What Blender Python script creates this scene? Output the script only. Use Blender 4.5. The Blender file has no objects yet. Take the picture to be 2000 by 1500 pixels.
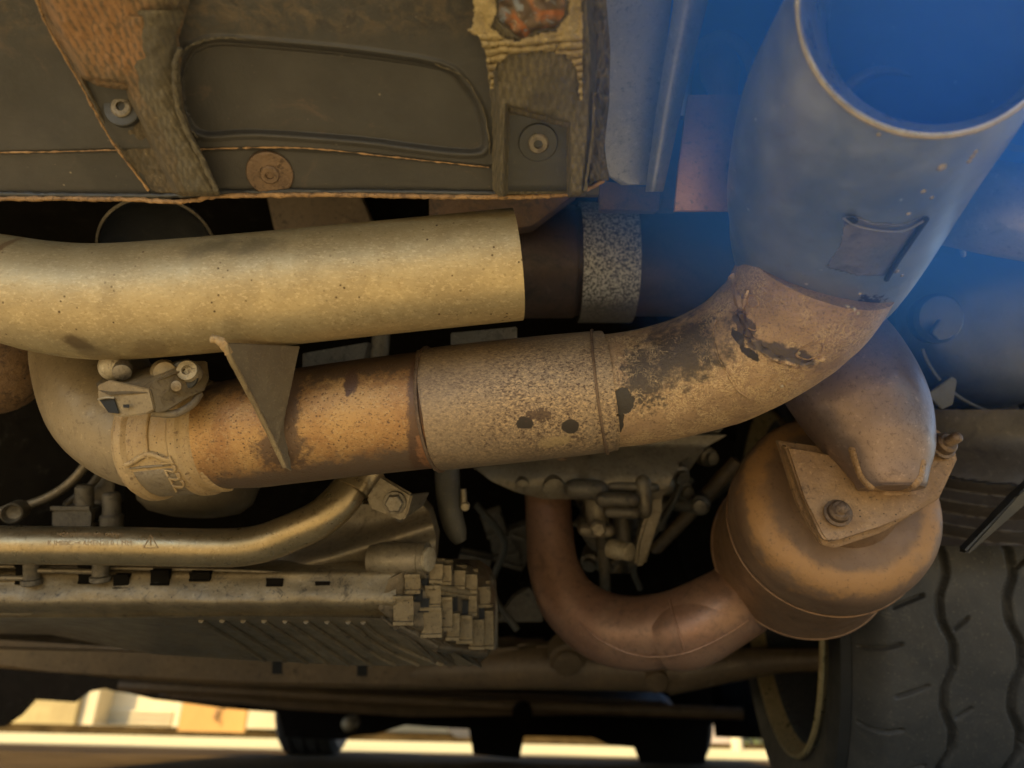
import bpy, bmesh, math, random
import numpy as np
from mathutils import Vector, Matrix, noise as mnoise
random.seed(7)
R = math.radians
S = bpy.context.scene
# ------------------------------------------------------------------ camera
F = 1455.0                       # focal length in photo pixels (2000 wide)
PITCH, ROLL, YAW = R(24.9), R(1.3), 0.0
CAM = Vector((0, 0, 0.13))
RM = Matrix.Rotation(YAW, 3, 'Z') @ Matrix.Rotation(R(90) + PITCH, 3, 'X') @ Matrix.Rotation(ROLL, 3, 'Z')
cd = bpy.data.cameras.new('camera'); cam = bpy.data.objects.new('camera', cd); S.collection.objects.link(cam)
cam.location = CAM; cam.rotation_euler = RM.to_euler()
cd.sensor_width = 36; cd.lens = F / 2000 * 36
cd.clip_start = 0.01; cd.clip_end = 500
cd.dof.use_dof = True; cd.dof.focus_distance = 0.45; cd.dof.aperture_fstop = 6.8
S.camera = cam
# ------------------------------------------------------------------ light
SUN_EL, SUN_AZ = R(47), R(-38)   # behind the camera, to the left
w = bpy.data.worlds.new("World"); S.world = w; w.use_nodes = True
nt = w.node_tree; bg = nt.nodes['Background']
sky = nt.nodes.new('ShaderNodeTexSky'); sky.sky_type = 'NISHITA'; sky.sun_disc = False
sky.sun_elevation = SUN_EL; sky.ozone_density = 2.5
bg.inputs[1].default_value = 0.15
nt.links.new(sky.outputs[0], bg.inputs[0])
sd = bpy.data.lights.new('sun', 'SUN'); sun = bpy.data.objects.new('sun', sd); S.collection.objects.link(sun)
sd.energy = 5.0; sd.angle = R(0.5); sd.color = (1.0, 0.75, 0.40)
sv = Vector((math.sin(SUN_AZ) * math.cos(SUN_EL), -math.cos(SUN_AZ) * math.cos(SUN_EL), math.sin(SUN_EL)))
sun.rotation_euler = sv.to_track_quat('Z', 'Y').to_euler()
sky.sun_rotation = math.atan2(sv.x, sv.y)
S.view_settings.view_transform = 'Standard'; S.view_settings.look = 'None'
S.view_settings.exposure = 1.2; S.view_settings.gamma = 1
S.cycles.max_bounces = 8; S.cycles.diffuse_bounces = 5; S.cycles.use_denoising = True
S.cycles.sample_clamp_indirect = 6

# ------------------------------------------------------------------ helpers
def P(px, py, d):
    return CAM + RM @ Vector(((px - 1000) / F * d, -(py - 750) / F * d, -d))
CX, CY, CZ = RM @ Vector((1, 0, 0)), RM @ Vector((0, 1, 0)), RM @ Vector((0, 0, 1))   # right, up, toward camera

def mesh(name, verts, faces, mat, parent=None, smooth=True, auto=None):
    me = bpy.data.meshes.new(name)
    me.from_pydata([tuple(v) for v in verts], [], faces)
    me.update()
    bm = bmesh.new(); bm.from_mesh(me); bmesh.ops.recalc_face_normals(bm, faces=bm.faces)
    if auto:
        for e in bm.edges:
            if len(e.link_faces) == 2 and e.calc_face_angle(0) > R(auto): e.smooth = False
    for f in bm.faces: f.smooth = smooth
    bm.to_mesh(me); bm.free()
    me.materials.append(mat)
    o = bpy.data.objects.new(name, me); S.collection.objects.link(o)
    if parent:
        o.parent = parent; o.location = -par_w(parent)
    return o
def par_w(p):
    v = Vector(p.location)
    while p.parent: p = p.parent; v = v + Vector(p.location)
    return v
def thing(name, label, cat, loc, group=None):
    o = bpy.data.objects.new(name, None); S.collection.objects.link(o); o.location = loc
    o.empty_display_size = .02
    o['label'] = label; o['category'] = cat
    if group: o['group'] = group
    return o
def tag(o, label, cat, group=None):
    o['label'] = label; o['category'] = cat
    if group: o['group'] = group
    return o
def kind(o, k): o['kind'] = k; return o

def catmull(pts, n=10):
    pts = [np.array(p, float) for p in pts]
    if len(pts) == 2: return [pts[0] + (pts[1] - pts[0]) * t for t in np.linspace(0, 1, n)]
    q = [2 * pts[0] - pts[1]] + pts + [2 * pts[-1] - pts[-2]]; out = []
    for i in range(1, len(q) - 2):
        p0, p1, p2, p3 = q[i - 1:i + 3]
        for k in range(n):
            t = k / n
            out.append(.5 * (2 * p1 + (p2 - p0) * t + (2 * p0 - 5 * p1 + 4 * p2 - p3) * t * t + (3 * p1 - p0 - 3 * p2 + p3) * t ** 3))
    out.append(pts[-1]); return out

def sweep(ctr, rad, seg=40, wall=0, jit=0, js=60, closed_ends=True):
    """ctr: world points, rad: radii. wall>0: hollow tube with open ends."""
    n = len(ctr); ctr = [Vector(c) for c in ctr]
    T = [(ctr[min(i + 1, n - 1)] - ctr[max(i - 1, 0)]).normalized() for i in range(n)]
    u = T[0].orthogonal().normalized(); V = []; Fc = []
    def ring(c, t, u, r):
        v = t.cross(u); out = []
        for k in range(seg):
            a = 2 * math.pi * k / seg
            dr = u * math.cos(a) + v * math.sin(a)
            rr = r
            if jit: rr += jit * mnoise.noise((c + dr * r) * js)
            out.append(c + dr * rr)
        return out
    us = []
    for i in range(n):
        u = (u - T[i] * u.dot(T[i])).normalized(); us.append(u.copy())
    order = list(range(n)); rads = list(rad)
    seq = [(i, rads[i]) for i in order]
    if wall: seq += [(i, rads[i] - wall) for i in reversed(order)]
    for i, r in seq: V += ring(ctr[i], T[i], us[i], r)
    m = len(seq)
    for i in range(m - 1 + (1 if wall else 0)):
        j = (i + 1) % m
        for k in range(seg):
            k2 = (k + 1) % seg
            Fc.append((i * seg + k, i * seg + k2, j * seg + k2, j * seg + k))
    if not wall and closed_ends:
        Fc.append(tuple(range(seg))[::-1]); Fc.append(tuple((m - 1) * seg + k for k in range(seg)))
    return V, Fc

def tube(name, pts, mat, parent=None, seg=40, n=10, wall=0, jit=0, js=60, auto=40):
    """pts: (px, py, depth, radius_px)"""
    s = catmull(pts, n)
    ctr = [P(p[0], p[1], p[2]) for p in s]; rad = [p[3] * p[2] / F for p in s]
    V, Fc = sweep(ctr, rad, seg, wall, jit, js)
    return mesh(name, V, Fc, mat, parent, auto=auto)

def wtube(name, pts, r, mat, parent=None, seg=10, n=6, jit=0, js=60):
    s = catmull([tuple(p) for p in pts], n)
    V, Fc = sweep([Vector(p) for p in s], [r] * len(s), seg, 0, jit, js)
    return mesh(name, V, Fc, mat, parent, auto=50)

def lathe(name, c, axis, prof, mat, parent=None, seg=48, auto=35, squash=None, cap=True):
    """prof: list of (distance along axis, radius) in metres"""
    a = Vector(axis).normalized(); u = a.orthogonal().normalized()
    if squash: u = (CX - a * CX.dot(a)).normalized()
    v = a.cross(u); V = []; Fc = []; c = Vector(c)
    for (t, r) in prof:
        for k in range(seg):
            an = 2 * math.pi * k / seg
            V.append(c + a * t + (u * math.cos(an) + v * math.sin(an) * (squash or 1)) * max(r, 1e-5))
    n = len(prof)
    for i in range(n - 1):
        for k in range(seg):
            k2 = (k + 1) % seg
            Fc.append((i * seg + k, i * seg + k2, (i + 1) * seg + k2, (i + 1) * seg + k))
    if cap: Fc.append(tuple(range(seg))); Fc.append(tuple((n - 1) * seg + k for k in range(seg)))
    return mesh(name, V, Fc, mat, parent, auto=auto)

def plate(name, pts, th, mat, parent=None, bev=0.0008, d=None, smooth=False):
    """pts: list of (px,py,depth) polygon; extruded by th metres away from the camera"""
    W = [P(p[0], p[1], p[2] if d is None else d) for p in pts]; n = len(W)
    V = W + [x - CZ * th for x in W]
    bm = bmesh.new(); vs = [bm.verts.new(x) for x in V]
    bm.faces.new(vs[:n]); bm.faces.new(vs[n:][::-1])
    for i in range(n): j = (i + 1) % n; bm.faces.new((vs[i], vs[n + i], vs[n + j], vs[j]))
    return finish(bm, name, mat, parent, bev)
def finish(bm, name, mat, parent, bev, seg=2):
    if bev: bmesh.ops.bevel(bm, geom=list(bm.edges), offset=bev, segments=seg, affect='EDGES', clamp_overlap=True)
    bmesh.ops.recalc_face_normals(bm, faces=bm.faces)
    for e in bm.edges:
        if len(e.link_faces) == 2 and e.calc_face_angle(0) > R(50): e.smooth = False
    for f in bm.faces: f.smooth = True
    me = bpy.data.meshes.new(name); bm.to_mesh(me); bm.free(); me.materials.append(mat)
    o = bpy.data.objects.new(name, me); S.collection.objects.link(o)
    if parent: o.parent = parent; o.location = -par_w(parent)
    return o
def box(name, c, sx, sy, sz, mat, parent=None, bev=0.001, rot=0, ax=None, tilt=0, yaw=0):
    """camera-oriented box in metres, rot = roll in the picture, tilt/yaw about its own axes"""
    M = Matrix((CX, CY, CZ)).transposed() if ax is None else ax
    M = M @ Matrix.Rotation(R(rot), 3, 'Z') @ Matrix.Rotation(R(yaw), 3, 'Y') @ Matrix.Rotation(R(tilt), 3, 'X')
    bm = bmesh.new(); bmesh.ops.create_cube(bm, size=1)
    for v in bm.verts: v.co = Vector(c) + M @ Vector((v.co.x * sx, v.co.y * sy, v.co.z * sz))
    return finish(bm, name, mat, parent, bev)
def pbox(name, px, py, d, wpx, hpx, dep, mat, parent=None, **k):
    return box(name, P(px, py, d) - CZ * dep / 2, wpx * d / F, hpx * d / F, dep, mat, parent, **k)
ID = Matrix.Identity(3)
def wbox(name, c, s, mat, parent=None, bev=0.004): return box(name, c, s[0], s[1], s[2], mat, parent, bev, ax=ID)

def bolt(c, axis, r, mat, parent, hexh=None, washer=None, sock=True, name='bolt', wmat=None):
    """flanged bolt; head with a hexagonal recess or hex head"""
    a = Vector(axis).normalized(); c = Vector(c)
    o = None
    if washer: c = c - a * washer * .02
    if washer:
        o = lathe(name, c, a, [(-washer * .25, washer), (r * .12, washer), (r * .2, washer * .96), (r * .22, r * .9)], wmat or mat, parent, 32)
    u = a.orthogonal().normalized(); v = a.cross(u)
    b0 = c + a * r * .2
    if sock:
        prof = [(0, r), (r * .15, r), (r * .28, r * .86), (r * .28, r * .44), (-r * .05, r * .40), (-r * .06, 0.0)]
        h = lathe('bolt_head' if o else name, b0, a, prof, mat, (o or parent), 24, auto=20)
    else:
        V = []; Fc = []
        for t, rr in ((0, r), (r * .6, r), (r * .72, r * .85)):
            for k in range(6):
                an = k * math.pi / 3 + .3
                V.append(b0 + a * t + (u * math.cos(an) + v * math.sin(an)) * rr)
        for i in range(2):
            for k in range(6): k2 = (k + 1) % 6; Fc.append((i * 6 + k, i * 6 + k2, i * 6 + 6 + k2, i * 6 + 6 + k))
        Fc.append(tuple(range(12, 18))); Fc.append(tuple(range(6)))
        h = mesh('bolt_head' if o else name, V, Fc, mat, (o or parent), smooth=False)
    return o or h
def nut(c, axis, r, mat, parent, stud=1.0):
    a = Vector(axis).normalized(); c = Vector(c)
    o = lathe('nut', c, a, [(0, r * 1.25), (r * .25, r * 1.25), (r * .32, r), (r * .9, r * .95), (r * 1.1, r * .75)], mat, parent, 6 * 3, auto=20)
    pr = [(0, r * .45)]
    for k in range(8): pr += [(r * (1 + stud * (k) / 8), r * .5), (r * (1 + stud * (k + .5) / 8), r * .42)]
    pr.append((r * (1.05 + stud), r * .2))
    lathe('stud', c, a, pr, mat, o, 14)
    return o

def patch(name, left, right, y0, y1, dfun, mat, parent=None, nx=80, ny=80, th=0.004, edge=0):
    """height-field sheet between two outlines given as [(py, px)...]; dfun(px,py,u) -> depth"""
    ly, lx = zip(*left); ry, rx = zip(*right)
    V = []; Fc = []
    for j in range(ny + 1):
        py = y0 + (y1 - y0) * j / ny
        xl, xr = np.interp(py, ly, lx), np.interp(py, ry, rx)
        for i in range(nx + 1):
            u = i / nx; px = xl + (xr - xl) * u
            V.append(P(px, py, dfun(px, py, u)))
    N = len(V)
    V += [v - CZ * th for v in V]
    W = nx + 1
    for j in range(ny):
        for i in range(nx):
            a = j * W + i; Fc.append((a, a + 1, a + W + 1, a + W)); Fc.append((N + a, N + a + W, N + a + W + 1, N + a + 1))
    for j in range(ny):
        for a, b in ((j * W, (j + 1) * W), (j * W + nx, (j + 1) * W + nx)): Fc.append((a, b, N + b, N + a))
    for i in range(nx):
        for a, b in ((i, i + 1), (ny * W + i, ny * W + i + 1)): Fc.append((a, b, N + b, N + a))
    return mesh(name, V, Fc, mat, parent, auto=60)
def ss(a, b, x):
    t = min(1, max(0, (x - a) / (b - a))); return t * t * (3 - 2 * t)
def inpoly(x, y, poly):
    """signed distance in px (positive inside)"""
    ins = False; dm = 1e9; n = len(poly)
    for i in range(n):
        x1, y1 = poly[i]; x2, y2 = poly[(i + 1) % n]
        if (y1 > y) != (y2 > y) and x < (x2 - x1) * (y - y1) / (y2 - y1) + x1: ins = not ins
        L = (x2 - x1) ** 2 + (y2 - y1) ** 2; t = max(0, min(1, ((x - x1) * (x2 - x1) + (y - y1) * (y2 - y1)) / (L or 1)))
        dm = min(dm, math.hypot(x - x1 - t * (x2 - x1), y - y1 - t * (y2 - y1)))
    return dm if ins else -dm

# ------------------------------------------------------------------ materials
_n = (.72, .72, .72)
KTINT = dict.fromkeys(('warm_paving', 'dull_chrome_tip', 'tip_bore_steel', 'silver_pipe', 'gold_rim_lip', 'rough_yellow_stone', 'white_render', 'orange_board', 'pinkish_render', 'cream_car_paint', 'silver_car_paint', 'grey_shield_sheet', 'pink_rust_bracket', 'pocket_steel', 'speckled_zinc_strap', 'shrub_leaves'), None)
KTINT.update(dict.fromkeys(('dusty_black_plastic', 'black_plastic', 'tyre_rubber', 'brown_kerb_and_shade', 'heat_tinted_pipe', 'dark_muffler_shell'), _n))
for q_ in ('rough_yellow_stone', 'white_render', 'orange_board', 'pinkish_render', 'cream_car_paint', 'silver_car_paint'): KTINT[q_] = (.62, .56, .42)
KTINT['pinkish_render'] = (.55, .52, .48); KTINT['silver_car_paint'] = (.45, .45, .45); KTINT['pale_pavement'] = None
KTINT['dusty_black_plastic'] = (.56, .565, .61)
class Mat:
    def __init__(s, name, rough=.5, metal=0.0, spec=.5):
        s.m = bpy.data.materials.new(name); s.m.use_nodes = True; s.t = s.m.node_tree
        s.b = s.t.nodes['Principled BSDF']
        s.b.inputs['Roughness'].default_value = rough; s.b.inputs['Metallic'].default_value = metal
        s.b.inputs['Specular IOR Level'].default_value = spec
        g = s.t.nodes.new('ShaderNodeNewGeometry'); s.co = g.outputs['Position']; s.hgt = None
    def new(s, k, **kw):
        n = s.t.nodes.new(k)
        for a, v in kw.items(): setattr(n, a, v)
        return n
    def put(s, sock, v):
        if isinstance(v, bpy.types.NodeSocket): s.t.links.new(v, sock)
        elif isinstance(v, (tuple, list)) and len(v) == 3 and sock.type == 'RGBA': sock.default_value = (*v, 1)
        else: sock.default_value = v
    def noise(s, scale, det=4, rough=.6, dist=0, stretch=None):
        n = s.new('ShaderNodeTexNoise'); n.inputs['Scale'].default_value = scale
        n.inputs['Detail'].default_value = det; n.inputs['Roughness'].default_value = rough; n.inputs['Distortion'].default_value = dist
        co = s.co
        if stretch:
            mp = s.new('ShaderNodeMapping'); mp.inputs['Scale'].default_value = stretch[:3]
            if len(stretch) > 3: mp.inputs['Rotation'].default_value = stretch[3]
            s.put(mp.inputs[0], co); co = mp.outputs[0]
        s.put(n.inputs['Vector'], co); return n.outputs['Fac']
    def voro(s, scale, feature='F1'):
        n = s.new('ShaderNodeTexVoronoi', feature=feature); n.inputs['Scale'].default_value = scale
        s.put(n.inputs['Vector'], s.co); return n.outputs['Distance']
    def ramp(s, f, a, b, lo=0.0, hi=1.0):
        n = s.new('ShaderNodeMapRange', interpolation_type='SMOOTHSTEP')
        s.put(n.inputs[0], f); n.inputs[1].default_value = a; n.inputs[2].default_value = b
        n.inputs[3].default_value = lo; n.inputs[4].default_value = hi; return n.outputs[0]
    def math(s, op, a, b=0.0):
        n = s.new('ShaderNodeMath', operation=op); s.put(n.inputs[0], a); s.put(n.inputs[1], b); return n.outputs[0]
    def mix(s, f, a, b):
        n = s.new('ShaderNodeMix', data_type='RGBA'); s.put(n.inputs[0], f); s.put(n.inputs[6], a); s.put(n.inputs[7], b); return n.outputs[2]
    def axis(s, v, origin):
        """signed distance of the shading point from origin along v"""
        a = s.new('ShaderNodeVectorMath', operation='SUBTRACT'); s.put(a.inputs[0], s.co); a.inputs[1].default_value = tuple(origin)
        d = s.new('ShaderNodeVectorMath', operation='DOT_PRODUCT'); s.put(d.inputs[0], a.outputs[0]); d.inputs[1].default_value = tuple(v)
        return d.outputs['Value']
    def spot(s, p, rx, ry=None, wob=.5, nscale=120, soft=.12, rot=0):
        """irregular blotch of half-size rx,ry metres, measured across the picture, anywhere along depth within 3 cm"""
        ry = ry or rx; c, sn = math.cos(R(rot)), math.sin(R(rot))
        ux, uy = (CX * c + CY * sn) / rx, (CY * c - CX * sn) / ry
        x, y = s.axis(ux, p), s.axis(uy, p); z = s.axis(CZ / .035, p)
        q = s.math('ADD', s.math('ADD', s.math('MULTIPLY', x, x), s.math('MULTIPLY', y, y)), s.math('MULTIPLY', z, z))
        q = s.math('ADD', s.math('SQRT', q), s.math('MULTIPLY', s.math('SUBTRACT', s.noise(nscale, 4, .6), .5), wob * 2))
        return s.ramp(q, 1 + soft, 1 - soft)
    def out(s, col, rough=None, metal=None, h=None, bump=.5, dist=.001):
        k = KTINT.get(s.m.name, (.70, .665, .60))
        if k and isinstance(col, bpy.types.NodeSocket):
            n_ = s.new('ShaderNodeMix', data_type='RGBA', blend_type='MULTIPLY'); n_.inputs[0].default_value = 1
            s.put(n_.inputs[6], col); n_.inputs[7].default_value = (*k, 1); col = n_.outputs[2]
        s.put(s.b.inputs['Base Color'], col)
        if rough is not None: s.put(s.b.inputs['Roughness'], rough)
        if metal is not None: s.put(s.b.inputs['Metallic'], metal)
        if h is not None:
            n = s.new('ShaderNodeBump'); n.inputs['Strength'].default_value = bump; n.inputs['Distance'].default_value = dist
            s.put(n.inputs['Height'], h); s.t.links.new(n.outputs[0], s.b.inputs['Normal'])
        return s.m

def dirty(name, a, b, dirt, rough=.55, metal=.3, big=18, fine=220, amt=(.52, .68), bump=.35, rmin=.1, speck=None):
    """two-tone worn surface with blotchy dirt, speckle and fine relief"""
    m = Mat(name)
    c = m.mix(m.ramp(m.noise(big, 6, .65, .6), .35, .65), a, b)
    c = m.mix(m.math('MULTIPLY', m.ramp(m.noise(big * 3.1, 8, .7, 1.2), *amt), .85), c, dirt)
    f = m.noise(fine, 6, .7)
    c = m.mix(m.ramp(f, .56, .68, 0, .75), c, dirt)
    g2 = m.noise(fine * 2.3, 3, .7); c = m.mix(m.ramp(g2, .56, .70, 0, .45), c, tuple(x * .6 for x in dirt))
    c = m.mix(m.ramp(f, .44, .30, 0, .55), c, tuple(min(1, x * 1.5 + .02) for x in a))
    if speck:
        v = m.voro(speck); msk = m.ramp(m.noise(big * 2, 3), .45, .6)
        c = m.mix(m.math('MULTIPLY', m.ramp(v, .16, .10), msk), c, tuple(x * .25 for x in dirt))
    h = m.math('ADD', f, m.math('MULTIPLY', m.noise(big * 3, 5), 1.5))
    return m.out(c, m.ramp(m.noise(big * 4, 5), .3, .7, rough - rmin, rough + rmin), metal, h, bump, .0012)

# upper aluminised pipe
def mk_alu():
    m = Mat('aluminised_steel')
    c = m.mix(m.ramp(m.noise(30, 8, .75, .3), .40, .64), (.53, .44, .27), (.44, .355, .21))
    c = m.mix(m.ramp(m.noise(95, 8, .78, .5), .53, .68, 0, .5), c, (.40, .31, .18))
    c = m.mix(m.ramp(m.noise(330, 6, .75, 0, (1, 1, 2.4)), .53, .62, 0, .6), c, (.74, .62, .40))
    c = m.mix(m.ramp(m.noise(410, 6, .75, 0, (1, 1, 2.4)), .54, .64, 0, .6), c, (.33, .255, .14))
    v = m.voro(210); msk = m.ramp(m.noise(30, 3), .50, .62)
    c = m.mix(m.math('MULTIPLY', m.ramp(v, .17, .09), msk), c, (.10, .06, .03))
    c = m.mix(m.math('MULTIPLY', m.ramp(m.voro(95), .075, .04), m.ramp(m.noise(17, 2), .52, .6)), c, (.12, .06, .03))
    c = m.mix(m.spot(P(195, 672, .42), .0085, .0045, .35, 160, .25, -20), c, (.17, .12, .07))
    c = m.mix(m.ramp(m.spot(P(215, 690, .42), .014, .007, .5, 160, .5, -30), 0, 1, 0, .6), c, (.25, .19, .11))
    c = m.mix(m.ramp(m.spot(P(320, 680, .42), .012, .004, .6, 160, .4, 5), 0, 1, 0, .5), c, (.27, .20, .12))
    c = m.mix(m.ramp(m.spot(P(470, 500, .42), .035, .006, .9, 60, .5, 5), 0, 1, 0, .6), c, (.16, .14, .10))
    c = m.mix(m.ramp(m.spot(P(50, 492, .42), .003, .007, .6, 160, .4, -30), 0, 1, 0, .7), c, (.22, .12, .05))
    h = m.math('ADD', m.noise(420, 5, .7), m.math('MULTIPLY', m.noise(60, 5), 1.2))
    return m.out(c, m.ramp(m.noise(60, 5), .3, .7, .42, .56), .62, h, .26, .0009)
M_ALU = mk_alu()
LD = .47
def mk_lower():
    m = Mat('rust_stained_pipe')
    c = m.mix(m.ramp(m.noise(25, 6, .65, .8), .35, .68), (.37, .195, .078), (.53, .33, .135))
    c = m.mix(m.ramp(m.noise(420, 5, .7), .5, .7, 0, .6), c, (.60, .43, .22))
    c = m.mix(m.ramp(m.noise(380, 6, .8, 0, (1.6, 1, 1)), .55, .64, 0, .55), c, (.20, .12, .065))
    # brown-grey scale along the underside and next to the gusset
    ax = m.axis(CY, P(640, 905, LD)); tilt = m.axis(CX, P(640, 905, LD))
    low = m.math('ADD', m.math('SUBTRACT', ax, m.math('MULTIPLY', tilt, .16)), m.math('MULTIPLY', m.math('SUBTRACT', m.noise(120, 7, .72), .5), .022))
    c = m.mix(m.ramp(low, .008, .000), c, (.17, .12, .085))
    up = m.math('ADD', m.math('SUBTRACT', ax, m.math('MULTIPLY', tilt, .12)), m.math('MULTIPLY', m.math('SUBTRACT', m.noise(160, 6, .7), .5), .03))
    c = m.mix(m.ramp(up, .044, .056), c, (.13, .085, .055))  # top darkened as the shadow of the upper pipe
    c = m.mix(m.spot(P(552, 880, LD - .03), .015, .012, 1.0, 240, .35), c, (.15, .095, .06))
    c = m.mix(m.spot(P(570, 800, LD - .03), .006, .03, 1.0, 260, .35), c, (.15, .095, .06))
    # specks, denser near the gusset, rust crust by the sleeve
    v = m.voro(330); msk = m.ramp(m.noise(48, 4, .6), .42, .62)
    c = m.mix(m.math('MULTIPLY', m.ramp(v, .26, .14), msk), c, (.15, .085, .045))
    n2 = m.noise(500, 4, .65, 0, (1, 2.2, 2.2, (0, .5, .2)))
    c = m.mix(m.ramp(n2, .57, .63, 0, .9), c, (.17, .095, .05))
    e = m.ramp(m.axis(CX, P(835, 800, LD)), -.016, .0, 0, 1)
    e = m.ramp(m.math('ADD', e, m.math('MULTIPLY', m.noise(300, 6, .75), .9)), .85, 1.1)
    c = m.mix(e, c, (.14, .08, .05))
    c = m.mix(m.spot(P(828, 880, LD - .035), .004, .012, 1.2, 300, .5), c, (.40, .20, .10))
    c = m.mix(m.spot(P(685, 745, LD - .03), .004, .008, .8, 200, .2), c, (.12, .07, .05))
    h = m.math('ADD', m.noise(500, 6, .7), m.math('MULTIPLY', m.ramp(v, .1, .3), .6))
    return m.out(c, .48, .45, h, .35, .001)
M_LOW = mk_lower()
def mk_sleeve():
    m = Mat('pitted_sleeve_steel')
    c = m.mix(m.ramp(m.noise(20, 7, .7, .6), .35, .65), (.26, .19, .13), (.34, .26, .18))
    st = m.noise(400, 7, .75, .5, (1.3, 1, 2.2, (0, -.5, 0)))
    msk = m.ramp(m.spot(P(1110, 790, LD - .035), .055, .034, .6, 50, .6), 0, 1, .45, 1)
    c = m.mix(m.math('MULTIPLY', m.ramp(st, .51, .59), msk), c, (.58, .42, .25))
    c = m.mix(m.math('MULTIPLY', m.ramp(st, .475, .40), msk), c, (.09, .052, .037))
    c = m.mix(m.math('MULTIPLY', m.spot(P(1085, 862, LD - .03), .010, .0035, 1.3, 260, .3, 12), .7), c, (.50, .38, .21))
    c = m.mix(m.spot(P(1025, 826, LD - .035), .005, .0036, .55, 260, .08), c, (.045, .035, .03))
    c = m.mix(m.spot(P(1114, 833, LD - .035), .0052, .0042, .2, 260, .08), c, (.05, .04, .033))
    c = m.mix(m.math('MULTIPLY', m.spot(P(1052, 812, LD - .035), .008, .004, 1.8, 480, .1), .8), c, (.07, .04, .03))
    sc = m.noise(60, 2, .4, 0, (1, 1, 1)); h = m.math('ADD', st, m.math('MULTIPLY', m.noise(700, 4), .5))
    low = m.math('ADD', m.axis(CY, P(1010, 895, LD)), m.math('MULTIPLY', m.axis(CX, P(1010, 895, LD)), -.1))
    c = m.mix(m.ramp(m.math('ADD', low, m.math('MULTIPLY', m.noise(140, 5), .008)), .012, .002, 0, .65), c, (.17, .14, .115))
    return m.out(c, .50, .45, h, .45, .0010)
M_SLV = mk_sleeve()
def mk_elbow():
    m = Mat('scorched_elbow_steel')
    c = m.mix(m.ramp(m.noise(24, 7, .7, .8), .35, .65), (.47, .32, .19), (.33, .22, .14))
    web = m.noise(170, 8, .72, 1.6)
    ridge = m.math('ABSOLUTE', m.math('SUBTRACT', web, .5))
    c = m.mix(m.math('MULTIPLY', m.ramp(ridge, .035, .010), m.ramp(m.noise(40, 3), .40, .55)), c, (.66, .50, .30))
    c = m.mix(m.ramp(m.noise(620, 7, .8), .52, .62, 0, .75), c, (.13, .085, .055))
    # black scorched skin on the inside of the bend
    blk = m.math('MAXIMUM', m.spot(P(1330, 690, LD - .03), .030, .019, 1.1, 170, .4, 28), m.spot(P(1255, 735, LD - .035), .012, .019, 1.4, 400, .4))
    crack = m.math('MULTIPLY', m.ramp(ridge, .018, .004), m.ramp(m.noise(55, 3), .45, .58))
    blk2 = m.math('MULTIPLY', blk, m.math('SUBTRACT', 1.0, crack))
    c = m.mix(m.math('MULTIPLY', blk2, .93), c, (.055, .043, .038))
    p2 = m.math('MAXIMUM', m.spot(P(1213, 785, LD - .035), .0075, .0075, .45, 190, .05), m.spot(P(1205, 830, LD - .035), .0045, .0105, .4, 190, .05, -8))
    c = m.mix(p2, c, (.05, .042, .037))
    c = m.mix(m.spot(P(1455, 640, .41), .011, .0035, .9, 200, .15, -66), c, (.09, .06, .045))
    c = m.mix(m.spot(P(1478, 690, .40), .0065, .0022, .6, 250, .1, -40), c, (.03, .022, .02))
    c = m.mix(m.spot(P(1455, 655, .40), .0065, .0022, .7, 250, .1, -60), c, (.03, .022, .02))
    c = m.mix(m.spot(P(1535, 690, .40), .02, .004, .8, 160, .2, -18), c, (.11, .085, .07))
    h = m.math('SUBTRACT', m.math('ADD', m.noise(480, 6, .7), m.math('MULTIPLY', web, .8)), m.math('MULTIPLY', p2, 1.5))
    return m.out(c, .50, .40, h, .5, .0012)
M_ELB = mk_elbow()
def mk_tip():
    m = Mat('dull_chrome_tip')
    c = m.mix(m.ramp(m.noise(16, 6, .65, .4), .35, .65), (.37, .40, .46), (.30, .33, .38))
    c = m.mix(m.ramp(m.noise(90, 7, .7), .55, .7, 0, .4), c, (.28, .27, .27))
    c = m.mix(m.ramp(m.noise(520, 4, .7), .62, .7, 0, .5), c, (.20, .18, .16))
    v = m.math('MULTIPLY', m.ramp(m.voro(95), .11, .07), m.ramp(m.noise(33, 2), .52, .62))
    c = m.mix(v, c, (.85, .82, .74))
    st = m.spot(P(1660, 598, .41), .012, .004, 1.3, 260, .15, 10); c = m.mix(st, c, (.07, .06, .055))
    return m.out(c, m.ramp(m.noise(50, 6), .3, .7, .30, .50), .85, m.noise(300, 6), .12, .001)
M_TIP = mk_tip()
M_TIPIN = dirty('tip_bore_steel', (.62, .64, .68), (.5, .52, .56), (.35, .35, .38), .30, .95, 14, 200, (.6, .75), .08, .06)
M_CAT = dirty('rust_brown_converter', (.25, .15, .095), (.32, .195, .115), (.12, .075, .05), .46, .5, 16, 260, (.55, .7), .3)
M_CATO = dirty('orange_rust_converter', (.36, .185, .08), (.44, .25, .11), (.20, .11, .065), .6, .2, 16, 260, (.55, .66), .4, .1, 260)
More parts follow.
